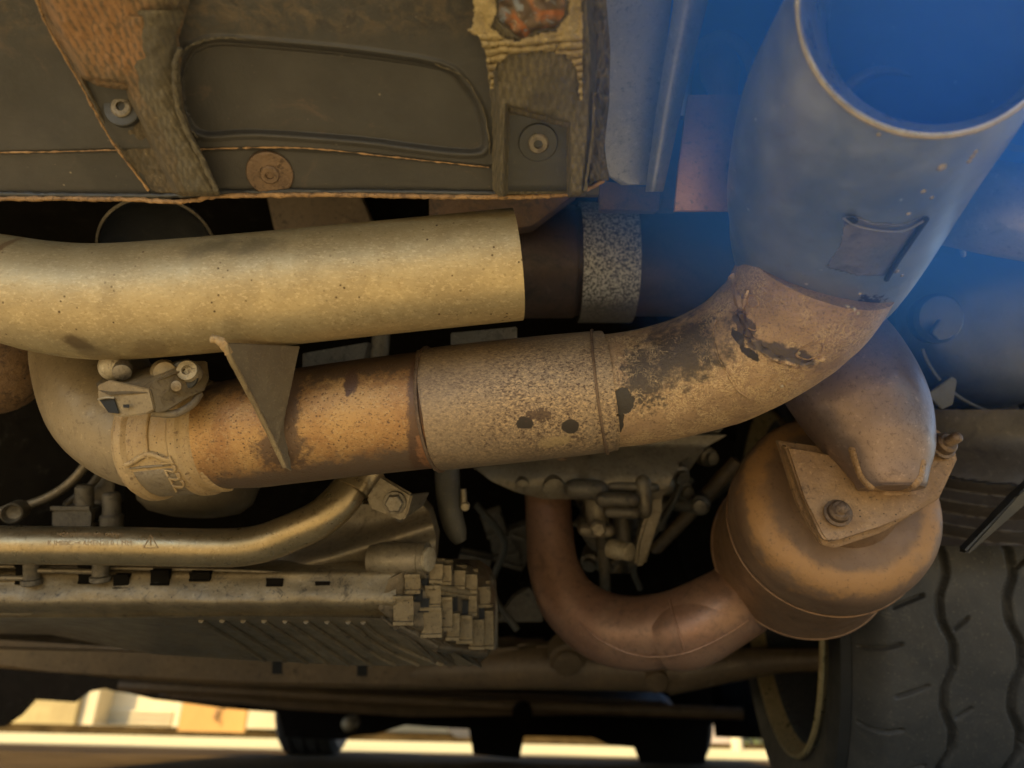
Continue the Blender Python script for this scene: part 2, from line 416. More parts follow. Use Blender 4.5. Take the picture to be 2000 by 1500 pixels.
def mk_cato(c0, ax_):
    m = Mat('heat_tinted_converter_shell'); u = ax_.orthogonal().normalized(); v = ax_.cross(u)
    a, b = m.axis(u, c0), m.axis(v, c0); r = m.math('SQRT', m.math('ADD', m.math('MULTIPLY', a, a), m.math('MULTIPLY', b, b)))
    r = m.math('ADD', r, m.math('MULTIPLY', m.math('SUBTRACT', m.noise(45, 6, .65), .5), .022))
    c = m.mix(m.ramp(m.noise(20, 6, .65, .5), .35, .65), (.19, .12, .08), (.26, .165, .105))
    band = m.math('MULTIPLY', m.ramp(r, .052, .060), m.ramp(r, .0745, .070))
    c = m.mix(m.math('MULTIPLY', band, m.ramp(m.noise(30, 5), .35, .5, .45, .95)), c, (.42, .235, .10))
    f = m.noise(300, 6, .75); c = m.mix(m.ramp(f, .56, .66, 0, .7), c, (.15, .085, .05))
    c = m.mix(m.math('MULTIPLY', m.ramp(m.voro(120), .09, .05), m.ramp(m.noise(40, 2), .5, .6)), c, (.09, .05, .03))
    c = m.mix(m.math('MULTIPLY', m.ramp(m.voro(70), .05, .03), m.ramp(m.noise(20, 2), .52, .6)), c, (.55, .45, .34))
    h = m.math('ADD', f, m.math('MULTIPLY', m.noise(60, 5), 1.2))
    return m.out(c, m.ramp(m.noise(60, 5), .3, .7, .45, .62), .25, h, .35, .001)
M_FLG = dirty('rusty_flange_steel', (.40, .26, .145), (.30, .19, .11), (.11, .07, .045), .55, .25, 26, 300, (.56, .68), .5, .1, 230)
M_PUR = dirty('heat_tinted_pipe', (.28, .20, .17), (.21, .155, .14), (.14, .095, .08), .38, .65, 12, 240, (.56, .72), .12, .08)
M_DPI = dirty('red_brown_pipe', (.31, .165, .11), (.37, .22, .15), (.20, .12, .09), .44, .5, 14, 160, (.5, .7), .15, .06)
M_CAST = dirty('cast_collector_iron', (.44, .31, .16), (.50, .37, .20), (.17, .10, .055), .62, .2, 30, 300, (.6, .72), .45, .08, 300)
M_CASTD = dirty('cast_grey_base', (.20, .165, .12), (.27, .22, .15), (.12, .085, .06), .62, .2, 30, 340, (.55, .7), .6)
M_GUS = dirty('dusty_gusset_plate', (.20, .17, .12), (.16, .13, .095), (.30, .25, .17), .5, .4, 24, 520, (.58, .7), .3)
M_BRK = dirty('tan_bracket_steel', (.33, .26, .15), (.26, .20, .12), (.13, .09, .05), .5, .4, 30, 260, (.56, .7), .25)
def mk_panel():
    m = Mat('dusty_black_plastic')
    c = m.mix(m.ramp(m.noise(11, 6, .65, .4), .35, .65), (.052, .048, .040), (.072, .064, .052))
    up = m.ramp(m.axis(CY, P(600, 85, .34)), -.002, .012)
    c = m.mix(m.math('MULTIPLY', up, m.ramp(m.noise(90, 6, .75, .4), .42, .66)), c, (.13, .095, .055))
    c = m.mix(m.math('MULTIPLY', up, m.ramp(m.noise(60, 6, .7, .4), .56, .66)), c, (.035, .03, .025))
    c = m.mix(m.ramp(m.noise(30, 7, .7, .8), .58, .70, 0, .75), c, (.12, .085, .06))
    c = m.mix(m.ramp(m.noise(300, 5, .75, 0, (1, 1, 2.5, (0, .6, .3))), .66, .72, 0, .6), c, (.26, .22, .16))
    c = m.mix(m.math('MULTIPLY', m.ramp(m.voro(60), .06, .03), m.ramp(m.noise(23, 2), .5, .6)), c, (.40, .34, .22))
    h = m.math('ADD', m.noise(420, 6, .75), m.math('MULTIPLY', m.math('MULTIPLY', up, m.noise(110, 5, .7)), 3.0))
    return m.out(c, m.ramp(m.noise(50, 5), .3, .7, .5, .72), 0, h, .35, .0012)
M_PLA = mk_panel()
M_PLAX = dirty('dusty_black_plastic', (.052, .048, .040), (.075, .068, .055), (.12, .095, .065), .62, 0, 11, 320, (.55, .75), .3)
M_PLAB = dirty('black_plastic', (.028, .028, .028), (.038, .038, .037), (.07, .06, .05), .5, 0, 14, 300, (.6, .75), .2)
M_LIP = dirty('worn_tan_rubber_lip', (.42, .26, .12), (.28, .17, .085), (.10, .06, .035), .6, .1, 60, 300, (.5, .62), .7)
def mk_weave(name, a, b, k=1.0, orange=False):
    m = Mat(name)
    fs_ = []
    for ang, sc_ in ((.75, 120), (-.75, 110)):
        mp_ = m.new('ShaderNodeMapping'); mp_.inputs['Rotation'].default_value = (0, ang, 0); m.put(mp_.inputs[0], m.co)
        wv = m.new('ShaderNodeTexWave', wave_type='BANDS', bands_direction='X'); wv.inputs['Scale'].default_value = sc_ * k
        wv.inputs['Distortion'].default_value = 2.2; wv.inputs['Detail'].default_value = 4; wv.inputs['Detail Scale'].default_value = 3.0
        m.put(wv.inputs['Vector'], mp_.outputs[0]); fs_.append(wv.outputs['Fac'])
    f = m.math('MULTIPLY', m.math('ADD', fs_[0], .25), m.math('ADD', fs_[1], .35))
    n = m.noise(300, 6, .8)
    f2 = m.math('ADD', m.math('MULTIPLY', f, .34), m.math('MULTIPLY', n, .95))
    c = m.mix(m.ramp(f2, .42, .82), tuple(x * .55 for x in a), a)
    c = m.mix(m.ramp(m.noise(28, 5, .65, .6), .45, .68), c, b)
    c = m.mix(m.ramp(n, .60, .72, 0, .6), c, (.42, .34, .20))
    c = m.mix(m.ramp(m.noise(55, 6, .7), .56, .7, 0, .8), c, (.06, .052, .045))
    if orange: c = m.mix(m.math('MULTIPLY', m.spot(P(190, 40, .33), .030, .022, .9, 60, .6), m.ramp(f2, .45, .75, .2, .85)), c, (.34, .18, .08))
    return m.out(c, .85, 0, f2, .9, .0012)
M_WEA = mk_weave('dusty_woven_heat_mat', (.15, .13, .09), (.08, .072, .055))
M_WEO = mk_weave('orange_dusty_heat_mat', (.15, .12, .08), (.085, .075, .058), 1.0, True)
M_SEAM = dirty('pale_yellow_seam', (.40, .32, .16), (.24, .19, .11), (.13, .10, .06), .6, 0, 60, 300, (.58, .7), .9)
def mk_foil():
    m = Mat('scorched_foil')
    n = m.noise(45, 6, .6, 1.5)
    c = m.mix(m.ramp(n, .35, .5), (.42, .17, .07), (.16, .12, .09)); c = m.mix(m.ramp(m.noise(70, 5, .6, 2), .52, .62), c, (.25, .30, .40))
    c = m.mix(m.ramp(m.noise(120, 5), .58, .66), c, (.5, .44, .36))
    return m.out(c, .45, .5, m.noise(150, 6, .7), .7, .0015)
M_FOIL = mk_foil()
M_GRY = dirty('grey_shield_sheet', (.30, .30, .31), (.25, .25, .26), (.11, .11, .11), .45, .4, 9, 300, (.55, .75), .12)
M_PNK = dirty('pink_rust_bracket', (.50, .27, .20), (.58, .34, .26), (.17, .12, .10), .55, .3, 18, 260, (.56, .7), .3)
M_RST = dirty('dark_rusty_bracket', (.22, .15, .12), (.27, .17, .11), (.12, .10, .09), .6, .3, 20, 260, (.5, .65), .3)
def mk_strap():
    m = Mat('speckled_zinc_strap')
    n = m.noise(420, 6, .8); c = m.mix(m.ramp(n, .46, .54), (.10, .09, .08), (.62, .58, .52))
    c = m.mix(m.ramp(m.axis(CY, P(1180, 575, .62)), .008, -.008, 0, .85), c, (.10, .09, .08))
    return m.out(c, .5, .4, n, .3, .001)
M_STR = mk_strap()
M_MUF = dirty('dark_muffler_shell', (.10, .075, .068), (.13, .085, .07), (.06, .05, .05), .5, .4, 8, 120, (.5, .7), .1)
M_ALC = dirty('cast_aluminium', (.30, .255, .19), (.22, .19, .14), (.10, .08, .055), .5, .5, 22, 240, (.54, .7), .35)
M_ALCD = dirty('dark_cast_aluminium', (.19, .165, .13), (.14, .125, .10), (.05, .042, .035), .55, .4, 20, 200, (.5, .7), .35)
M_GOLD = dirty('tarnished_coolant_tube', (.50, .40, .25), (.40, .32, .19), (.22, .16, .09), .34, .8, 24, 360, (.58, .72), .12, .08)
M_PAN = dirty('oily_pan_casting', (.17, .135, .09), (.12, .095, .065), (.03, .024, .017), .36, .5, 16, 200, (.52, .7), .35)
M_PANB = dirty('pan_belly_lit_casting', (.26, .21, .14), (.19, .155, .105), (.05, .04, .028), .42, .4, 16, 200, (.52, .7), .35)  # lighter copy of the pan casting that makes the belly look lit
M_PANS = dirty('pan_flange_casting', (.27, .215, .13), (.21, .165, .10), (.045, .035, .022), .45, .4, 24, 260, (.56, .68), .35, .1, 240)
M_BEAM = dirty('brown_subframe_paint', (.23, .165, .10), (.17, .125, .08), (.05, .035, .022), .5, .1, 9, 120, (.55, .75), .15)
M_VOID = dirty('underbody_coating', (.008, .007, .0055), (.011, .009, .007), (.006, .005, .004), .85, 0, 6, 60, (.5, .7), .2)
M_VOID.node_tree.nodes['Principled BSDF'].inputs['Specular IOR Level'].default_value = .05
M_BLUE = dirty('dark_blue_grey_shell', (.045, .055, .08), (.07, .08, .11), (.03, .03, .035), .4, .3, 9, 160, (.5, .7), .1)
M_SIL = dirty('silver_pipe', (.55, .54, .52), (.42, .41, .42), (.25, .25, .27), .38, .7, 10, 200, (.55, .7), .12)
M_PALE = dirty('pale_corroded_alloy', (.50, .44, .33), (.36, .31, .22), (.16, .12, .075), .5, .4, 60, 300, (.55, .7), .5)
M_RUB = dirty('hose_rubber', (.07, .068, .06), (.10, .095, .08), (.15, .13, .10), .6, 0, 18, 260, (.58, .7), .25)
M_BOLT = dirty('rusty_bolt_steel', (.16, .11, .08), (.22, .15, .10), (.07, .045, .03), .5, .5, 70, 400, (.5, .65), .5)
M_BOLTG = dirty('grey_bolt_steel', (.20, .18, .15), (.26, .23, .19), (.09, .075, .06), .42, .6, 70, 400, (.5, .65), .4)
M_BLACK = Mat('recess_black', .8).out((.006, .006, .006))

# ------------------------------------------------------------------ setting
def mk_ground():
    m = Mat('warm_paving')
    c = m.mix(m.ramp(m.noise(1.5, 6, .65), .35, .65), (.52, .46, .30), (.44, .40, .27))
    c = m.mix(m.ramp(m.noise(.35, 4, .6, 0, (1, 6, 1)), .5, .65, 0, .6), c, (.34, .33, .20))
    c = m.mix(m.ramp(m.noise(40, 6, .7), .55, .7, 0, .5), c, (.25, .21, .14))
    return m.out(c, .85, 0, m.noise(60, 6), .4, .01)
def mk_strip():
    m = Mat('brown_kerb_and_shade', .9, 0, .08); c = m.mix(m.ramp(m.noise(3, 6, .65, 0, (1, 5, 1)), .35, .65), (.035, .022, .006), (.085, .056, .020)); return m.out(c, 1.0, 0, m.noise(80, 6), .5, .01)  # dark brown for the painted ground shade and the kerbs
def mk_pave():
    m = Mat('pale_pavement'); c = m.mix(m.ramp(m.noise(1.2, 6, .65, 0, (1, 5, 1)), .35, .65), (.36, .31, .14), (.50, .44, .22))
    c = m.mix(m.ramp(m.noise(.6, 3, .5, 0, (1, 9, 1)), .50, .60, 0, .6), c, (.24, .21, .11)); return m.out(c, .85, 0, m.noise(40, 6), .5, .01)
pv_ = mesh('pavement', [(-40, 4.8, .004), (40, 4.8, .004), (40, 60, .004), (-40, 60, .004)], [(0, 1, 2, 3)], mk_pave(), smooth=False); kind(pv_, 'structure')
for (ya, yb, zz) in ((8.2, 8.34, .05), (11.6, 11.8, .07)):
    kb = mesh('kerb', [(-40, ya, .004), (40, ya, .004), (40, yb, .004), (-40, yb, .004), (-40, ya, zz), (40, ya, zz), (40, yb, zz), (-40, yb, zz)], [(0, 1, 5, 4), (4, 5, 6, 7), (1, 2, 6, 5), (2, 3, 7, 6), (3, 0, 4, 7)], mk_strip(), smooth=False); kind(kb, 'structure')
rd = mesh('ground_shade_strip', [(-9, 1.3, .004), (9, 1.3, .004), (9, 4.6, .004), (-9, 4.6, .004)], [(0, 1, 2, 3)], mk_strip(), smooth=False); kind(rd, 'structure')  # dark brown sheet painting the car's shade onto the ground
g = mesh('ground', [(-60, -40, 0), (60, -40, 0), (60, 80, 0), (-60, 80, 0)], [(0, 1, 2, 3)], mk_ground(), smooth=False); kind(g, 'structure')

# ---- car body around the view: floor, sills, bumper (keeps the daylight where it belongs)
uf = thing('car_floor', 'dark coated floor of the car above the engine and exhaust', 'car floor', (0, 1.9, .60))
wbox('floor_panel', (-.2, 2.05, .69), (2.1, 3.5, .05), M_VOID, uf)
wbox('sill', (-1.30, 2.35, .50), (.12, 2.1, .36), M_VOID, uf)
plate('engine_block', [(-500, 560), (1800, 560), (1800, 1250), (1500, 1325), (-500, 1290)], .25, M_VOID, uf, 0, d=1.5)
wbox('sill', (.93, 2.35, .40), (.12, 2.1, .56), M_VOID, uf)
wbox('wheel_arch', (.72, 1.05, .74), (.5, 1.0, .05), M_VOID, uf)
wbox('bulkhead', (-.25, 1.62, .56), (1.7, .05, .32), M_VOID, uf)
wbox('quarter_panel', (-1.05, .75, .48), (.05, 1.4, .5), M_VOID, uf)
rb = thing('bumper_sun_block', 'unseen black plastic rear bumper reaching over the exhaust to block sun', 'bumper', (-.1, .0, .5))  # unseen bumper, extended above the camera to keep sun off the pipes
V = []; Fc = []
prof = [(.33, .66), (.245, .50), (.10, .52), (-.06, .50), (-.12, .58), (-.13, .80), (.0, .86), (.4, .88), (.4, .84), (.02, .82), (-.09, .77), (-.08, .6), (-.04, .54), (.10, .56), (.24, .54), (.30, .67)]
xs = [-1.2, -.8, -.3, .2, .6, 1.0]
for x in xs:
    for (y, z) in prof: V.append((x, y + .12 * (abs(x + .1) / 1.1) ** 3, z))
n = len(prof)
for i in range(len(xs) - 1):
    for k in range(n): k2 = (k + 1) % n; Fc.append((i * n + k, i * n + k2, (i + 1) * n + k2, (i + 1) * n + k))
Fc.append(tuple(range(n))); Fc.append(tuple((len(xs) - 1) * n + k for k in range(n)))
mesh('bumper_sun_block_skin', V, Fc, M_PLAB, rb, auto=40)

from mathutils.bvhtree import BVHTree
def surf(objs, px, py):
    best = None
    o0 = P(px, py, .02); dr = (P(px, py, 1) - P(px, py, .5)).normalized()
    for o in (objs if isinstance(objs, (list, tuple)) else [objs]):
        if o.name not in _bv:
            off = par_w(o)
            _bv[o.name] = BVHTree.FromPolygons([v.co + off for v in o.data.vertices], [tuple(p.vertices) for p in o.data.polygons])
        loc, nor, _, dist = _bv[o.name].ray_cast(o0, dr)
        if loc is not None and (best is None or dist < best[2]): best = (loc, nor if nor.dot(dr) < 0 else -nor, dist)
    if best is None: return P(px, py, .45), CZ.copy()
    return best[0], best[1]
_bv = {}
def sp(objs, px, py, up=0.0):
    l, n_ = surf(objs, px, py); return l + n_ * up
# ------------------------------------------------------------------ undertray at the top of the picture
def PD(py): return .40 - (390 - py) / 390 * .07
def rrect(x, y):
    poly = [(372, 95), (420, 80), (700, 104), (860, 130), (905, 165), (935, 215), (948, 300), (700, 272), (500, 258), (385, 266), (362, 235), (350, 190), (350, 130)]
    return inpoly(x, y, RP)
RP = [tuple(q) for q in catmull([(372, 95), (420, 80), (560, 90), (700, 104), (860, 130), (905, 165), (935, 215), (946, 285), (905, 296), (800, 285), (700, 272), (500, 258), (400, 262), (366, 235), (352, 190), (354, 130), (372, 95)], 3)][:-1]
def dpanel(px, py, u):
    d = PD(py); s = rrect(px, py)
    d += .0042 * ss(-3, 7, s) - .0012 * ss(-16, -7, s) * (1 - ss(-7, 0, s))
    d += .0018 * ss(-5, 5, py - np.interp(px, [0, 230, 380, 520, 700, 950], [298, 293, 292, 290, 300, 325]))
    d += .0012 * mnoise.noise(Vector((px * .006, py * .006, 0)))
    return d
ut = thing('undertray', 'dusty black plastic undertray panel above the exhaust pipes', 'undertray', P(600, 385, .40))
pnl = patch('panel', [(-160, -300), (380, -300)], [(-160, 1165), (380, 1170)], -160, 380, dpanel, M_PLA, ut, 340, 300, .006)
random.seed(3)
def edgeline(name, pts, d0, r, mat, parent, amp=1.5, step=9, jit=.0006):
    out = []
    s = catmull(pts, 14)
    for p in s: out.append(P(p[0] + random.uniform(-amp, amp) * .4, p[1] + random.uniform(-amp, amp) * .4, (p[2] if len(p) > 2 else PD(p[1]) - d0)))
    return wtube(name, out, r, mat, parent, 8, 2, jit, 300)
edgeline('lip_edge', [(-300, 386), (-100, 388), (120, 388), (260, 390), (345, 394), (385, 390), (420, 384), (560, 381), (700, 381), (850, 384), (1000, 385), (1090, 381), (1140, 372), (1180, 352)], .003, .0013, M_LIP, ut, .9)
edgeline('lip_edge', [(-300, 381), (0, 380), (300, 383), (440, 377), (700, 375), (1000, 378), (1120, 372), (1165, 350)], .0005, .0016, M_PLAB, ut, .3)
edgeline('ridge_line', [(-200, 300), (0, 298), (120, 296), (232, 293)], .0005, .0004, M_LIP, ut, .6)
edgeline('ridge_line', [(378, 292), (440, 290), (520, 288), (620, 291), (760, 306), (880, 319), (955, 327)], .0005, .0004, M_LIP, ut, .6)
def onpanel(name, pts, r, mat, up=.0003):
    return wtube(name, [sp(pnl, a + random.uniform(-.7, .7), b + random.uniform(-.7, .7), up) for a, b, in [tuple(q) for q in catmull(pts, 8)]], r, mat, ut, 6, 2, .0003, 300)
onpanel('recess_edge_highlight', [(385, 268), (358, 235), (344, 190), (345, 130), (366, 92), (420, 74), (480, 76)], .0005, M_WEA)  # paler lines drawn as the highlight along the recess edge
onpanel('recess_edge_highlight', [(850, 124), (905, 150), (940, 205), (954, 260), (956, 300)], .0004, M_WEA)
l_, n_ = surf(pnl, 529, 336); wb = bolt(l_ + n_ * .0022, n_ + CX * .15, .0050, M_BOLT, ut, washer=.0120)
wb['label'] = 'rusty round bolt with wide washer and blocked socket'

# left strap
sl = thing('undertray_brace', 'left woven mat covered brace slanting down the undertray to its lip', 'brace', P(300, 372, .38))
LL = [(-420, -60), (-200, 10), (0, 72), (70, 103), (170, 160), (270, 215), (376, 292)]
LR = [(-420, 400), (-60, 365), (0, 350), (60, 333), (100, 340), (130, 336), (200, 345), (250, 362), (300, 388), (376, 422)]
pocketL = [(158, 150), (250, 162), (262, 200), (346, 374), (346, 420), (300, 420), (292, 374), (215, 262)]
def dleft(px, py, u):
    d = PD(py) - .013 * ss(0, .12, u) * (1 - .25 * ss(.85, 1, u))
    d += .013 * ss(-3, 10, inpoly(px, py, pocketL))
    if px > 235 and py > 30: d -= .002 * math.exp(-((u - .72) / .12) ** 2)
    n = mnoise.noise(Vector((px * .02, py * .02, 1))) + .6 * mnoise.noise(Vector((px * .06, py * .06, 1)))
    return d + .0012 * n
wcl = patch('woven_cover', LL, LR, -420, 376, dleft, M_WEO, sl, 110, 190, .008)
edgeline('seam', [(-60, -400, PD(-400) - .004), (10, -200, PD(-200) - .004), (72, 0, PD(0) - .004), (103, 70, PD(70) - .004), (160, 170, PD(170) - .004), (215, 270, PD(270) - .004), (290, 372, PD(372) - .004)], 0, .0006, M_LIP, sl, 1.4)
patch('edge_strip', [(20, 270), (60, 266), (130, 262), (200, 278), (260, 315), (374, 362)], [(20, 352), (60, 335), (130, 343), (200, 347), (250, 363), (300, 390), (374, 424)], 20, 374,
      lambda px, py, u: PD(py) - .0135 - .0035 * math.sin(math.pi * u) + .0012 * mnoise.noise(Vector((px * .05, py * .05, 3))), M_WEA, sl, 20, 90, .004)
edgeline('edge_strip', [(352, 95, PD(95) - .016), (342, 130, PD(130) - .0165), (345, 200, PD(200) - .0165), (362, 250, PD(250) - .0165), (388, 300, PD(300) - .0165), (422, 372, PD(372) - .016)], 0, .0013, M_WEA, sl, 1)
l_ = surf(wcl, 242, 212)[0]; bolt(l_ + CZ * .0012, CZ, .0052, M_BOLTG, sl, washer=.0092, wmat=M_PLAB)

# right strap
sr = thing('undertray_brace', 'right brace with torn heat mat and bolt pocket at the undertray corner', 'brace', P(1050, 372, .38))
RL = [(-420, 900), (0, 925), (100, 948), (200, 958), (376, 962)]
RR = [(-420, 1150), (0, 1160), (120, 1166), (250, 1160), (376, 1146)]
pocketR = [(988, 203), (1114, 238), (1116, 420), (982, 420)]
hole = [(962, -420), (972, 40), (1000, 62), (1022, 82), (1045, 60), (1085, 55), (1105, 30), (1118, -420)]
def dright(px, py, u):
    d = PD(py) - .016 * ss(0, .1, u) * (1 - ss(.93, 1, u) * .6)
    d += .010 * ss(-2, 9, inpoly(px, py, pocketR))
    d += .007 * ss(-3, 8, inpoly(px, py, hole))
    n = mnoise.noise(Vector((px * .03, py * .03, 5))) + .6 * mnoise.noise(Vector((px * .09, py * .09, 5)))
    return d + .0011 * n * (1 - ss(-3, 3, inpoly(px, py, pocketR)))
wcr = patch('woven_cover', RL, RR, -420, 376, dright, M_WEA, sr, 110, 210, .008)
patch('torn_foil', [(-420, 962), (0, 968), (40, 974), (62, 1000), (80, 1018)], [(-420, 1120), (0, 1112), (30, 1104), (55, 1080), (62, 1045), (80, 1026)], -420, 80,
      lambda px, py, u: PD(py) - .0125 + .0014 * mnoise.noise(Vector((px * .05, py * .05, 9))), M_FOIL, sr, 50, 70, .001)
def web(name, outer, hole, step, dfun, mat, parent, th):
    xs_ = [p[0] for p in outer]; ys_ = [p[1] for p in outer]; idx = {}; V = []; Fc = []
    def vid(i, j):
        if (i, j) not in idx:
            x, y = min(xs_) + i * step, min(ys_) + j * step; idx[i, j] = len(V)
            V.append(P(x + 2.5 * mnoise.noise(Vector((x * .2, y * .2, 0))), y + 2.5 * mnoise.noise(Vector((x * .2, y * .2, 7))), dfun(x, y)))
        return idx[i, j]
    for j in range(int((max(ys_) - min(ys_)) / step)):
        for i in range(int((max(xs_) - min(xs_)) / step)):
            x, y = min(xs_) + (i + .5) * step, min(ys_) + (j + .5) * step; w_ = 5 * mnoise.noise(Vector((x * .07, y * .07, 3)))
            if inpoly(x, y, outer) > w_ * .6 and inpoly(x, y, hole) < w_: Fc.append((vid(i, j), vid(i + 1, j), vid(i + 1, j + 1), vid(i, j + 1)))
    o = mesh(name, V, Fc, mat, parent); md = o.modifiers.new('thick', 'SOLIDIFY'); md.thickness = th; md.offset = 0; return o
web('torn_mat', [(922, -150), (926, 45), (914, 60), (938, 72), (950, 110), (961, 180), (968, 125), (1000, 104), (1060, 98), (1105, 104), (1126, 130), (1136, 215), (1139, 100), (1132, -150)],
    [(946, -150), (970, 20), (960, 55), (984, 78), (1016, 82), (1044, 70), (1088, 62), (1112, 25), (1119, -150)], 2.6,
    lambda x, y: PD(y) - .0178 - .0012 * math.sin(y * .42 + x * .03 + 2 * mnoise.noise(Vector((x * .03, y * .03, 1)))) * ss(55, 90, y) - .0022 * mnoise.noise(Vector((x * .05, y * .02, 8))), M_SEAM, sr, .0012)
ppl = patch('pocket_plate', [(225, 990), (374, 985)], [(225, 1060), (240, 1110), (374, 1112)], 225, 374, lambda px, py, u: PD(py) - .0062, M_PLAB, sr, 10, 10, .002)
random.seed(5)
edgeline('seam', [(985, 206, PD(206) - .0165), (982, 290, PD(290) - .0165), (978, 370, PD(370) - .0165)], 0, .0005, M_WEA, sr, 1)
edgeline('seam', [(1160, 180, PD(180) - .014), (1158, 260, PD(260) - .0145), (1143, 372, PD(372) - .015)], 0, .0008, M_WEA, sr, 1)
patch('frayed_edge', [(-200, 1158), (0, 1160), (120, 1166), (250, 1160), (350, 1152)], [(-200, 1185), (0, 1184), (90, 1192), (200, 1190), (290, 1180), (350, 1190)], -200, 350,
      lambda px, py, u: PD(py) - .006 + .004 * mnoise.noise(Vector((px * .08, py * .05, 2))), M_WEA, sr, 14, 100, .003)
l_, n_ = surf(ppl, 1051, 277); bolt(l_ + n_ * .0008, n_, .0052, M_BOLTG, sr, washer=.0098, wmat=M_PLAB)

# grey shield right of it, with its rolled edge
gs = thing('heat_shield', 'smooth grey heat shield sheet beside the woven brace', 'heat shield', P(1240, 350, .45))
patch('sheet', [(-300, 1170), (0, 1175), (300, 1182), (345, 1190), (360, 1215)], [(-300, 1330), (0, 1312), (200, 1290), (362, 1262)], -300, 360, lambda px, py, u: PD(py) + .035 + .004 * u * u, M_GRY, gs, 24, 40, .002)
patch('rolled_edge', [(-300, 1340), (0, 1318), (200, 1285), (372, 1262)], [(-300, 1400), (0, 1384), (150, 1345), (372, 1296)], -300, 372, lambda px, py, u: PD(py) + .030 - .012 * math.sin(math.pi * (.15 + .85 * u)), M_GRY, gs, 18, 30, .003)
# rusty brackets
b1 = plate('bracket', [(1172, 352), (1292, 368), (1286, 411), (1172, 409)], .012, M_RST, d=.50); tag(b1, 'short brown rusty bracket end below the grey heat shield', 'bracket')
b2 = thing('muffler_hanger', 'pinkish rusty hanger plate with rubber arch above it', 'hanger', P(1390, 400, .52))
patch('hanger_plate', [(185, 1345), (230, 1338), (330, 1325), (411, 1318)], [(185, 1478), (230, 1470), (330, 1440), (411, 1452)], 185, 411, lambda px, py, u: .425 + .02 * (u - .4) ** 2 + .006 * ss(300, 411, py), M_PNK, b2, 24, 24, .004)
s = [(1338, 230, .44, 13), (1340, 150, .44, 13), (1365, 95, .44, 13), (1410, 72, .44, 13), (1452, 95, .44, 13), (1472, 140, .44, 13), (1476, 200, .44, 12)]
tube('rubber_arch', s, M_SIL, b2, 14, 6)
tube('rubber_core', [(1400, 112, .46, 36), (1408, 150, .45, 34), (1418, 205, .44, 22)], M_PNK, b2, 18, 5, jit=.002)
wbox('hanger_block', P(1410, 60, .60), (.10, .03, .12), M_VOID, b2)
plate('hanger_side', [(1292, 405), (1330, 405), (1352, 60), (1322, 60)], .02, M_RST, b2, d=.53)

# ------------------------------------------------------------------ muffler behind
mf = thing('muffler', 'dark muffler drum behind the pipes with a speckled strap around it', 'muffler', P(1200, 610, .66))
ax = CX
lathe('drum', P(830, 512, .70), ax, [(0, .03), (.01, .045), (.02, .0505), (.09, .0505), (.0905, .052), (.14, .052), (.1405, .0505), (.30, .051), (.32, .048), (.325, .0)], M_MUF, mf, 64)
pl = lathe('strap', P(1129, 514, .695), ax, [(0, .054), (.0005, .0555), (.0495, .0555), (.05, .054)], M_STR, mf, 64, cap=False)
lathe('drum_band', P(1022, 512, .70), ax, [(0, .0505), (.0006, .0525), (.046, .0525), (.047, .0505)], M_MUF, mf, 64)

# ------------------------------------------------------------------ exhaust: welded pipes
ex = thing('exhaust_pipe', 'welded exhaust pipework with rusty lower pipe and pale upper pipe', 'exhaust pipe', P(700, 900, .47))
UD = .42
up = tube('upper_pipe', [(-420, 470, .44, 96), (-260, 510, .435, 98), (-120, 540, .43, 99), (0, 562, .425, 104), (100, 582, .42, 110), (200, 590, .42, 113), (330, 583, .42, 113), (500, 568, .421, 112), (760, 542, .425, 110), (1010, 517, .43, 109)],
          M_ALU, ex, 72, 12, wall=.0016)
elb = tube('elbow', [(150, 520, .55, 88), (168, 620, .54, 93), (174, 700, .53, 100), (204, 785, .51, 106), (250, 832, .497, 106), (300, 858, .485, 100), (330, 861, .48, 92)], M_CAST, ex, 64, 10)
# the elbow keeps a plainer dusty skin
elb.data.materials[0] = dirty('dusty_elbow_steel', (.36, .28, .17), (.30, .23, .14), (.20, .14, .085), .5, .4, 14, 260, (.56, .72), .15)
lp = tube('lower_pipe', [(415, 853, LD, 103), (440, 850, LD, 104), (500, 842, LD, 110), (560, 834, LD, 111), (700, 816, LD, 113), (860, 797, LD, 115)], M_LOW, ex, 80, 12)
# sleeve
def ringat(name, px, py, r, w, slant, mat, parent, d=LD, seg=80, bulge=.0012):
    dirx = (P(px + 50, py - 6.5, d) - P(px, py, d)).normalized()
    axv = (dirx + CZ * slant).normalized()
    return lathe(name, P(px, py, d), axv, [(-w, r), (-w, r + bulge), (0, r + bulge * 1.4), (w, r + bulge), (w, r)], mat, parent, seg)
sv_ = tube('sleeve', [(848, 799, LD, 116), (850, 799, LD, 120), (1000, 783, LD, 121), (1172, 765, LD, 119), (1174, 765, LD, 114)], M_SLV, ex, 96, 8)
ringat('sleeve_rim', 849, 799, .0386, .0009, .16, M_BOLT, sv_)
ringat('sleeve_rim', 1172, 765, .0384, .0009, .16, M_BOLT, sv_)
# lower right elbow to the tip
el = tube('scorched_elbow', [(1165, 766, LD, 111), (1250, 756, .468, 112), (1340, 735, .462, 115), (1430, 700, .452, 122), (1510, 645, .44, 132), (1565, 585, .428, 145), (1600, 520, .415, 152)], M_ELB, ex, 96, 14, jit=.0004, js=90)
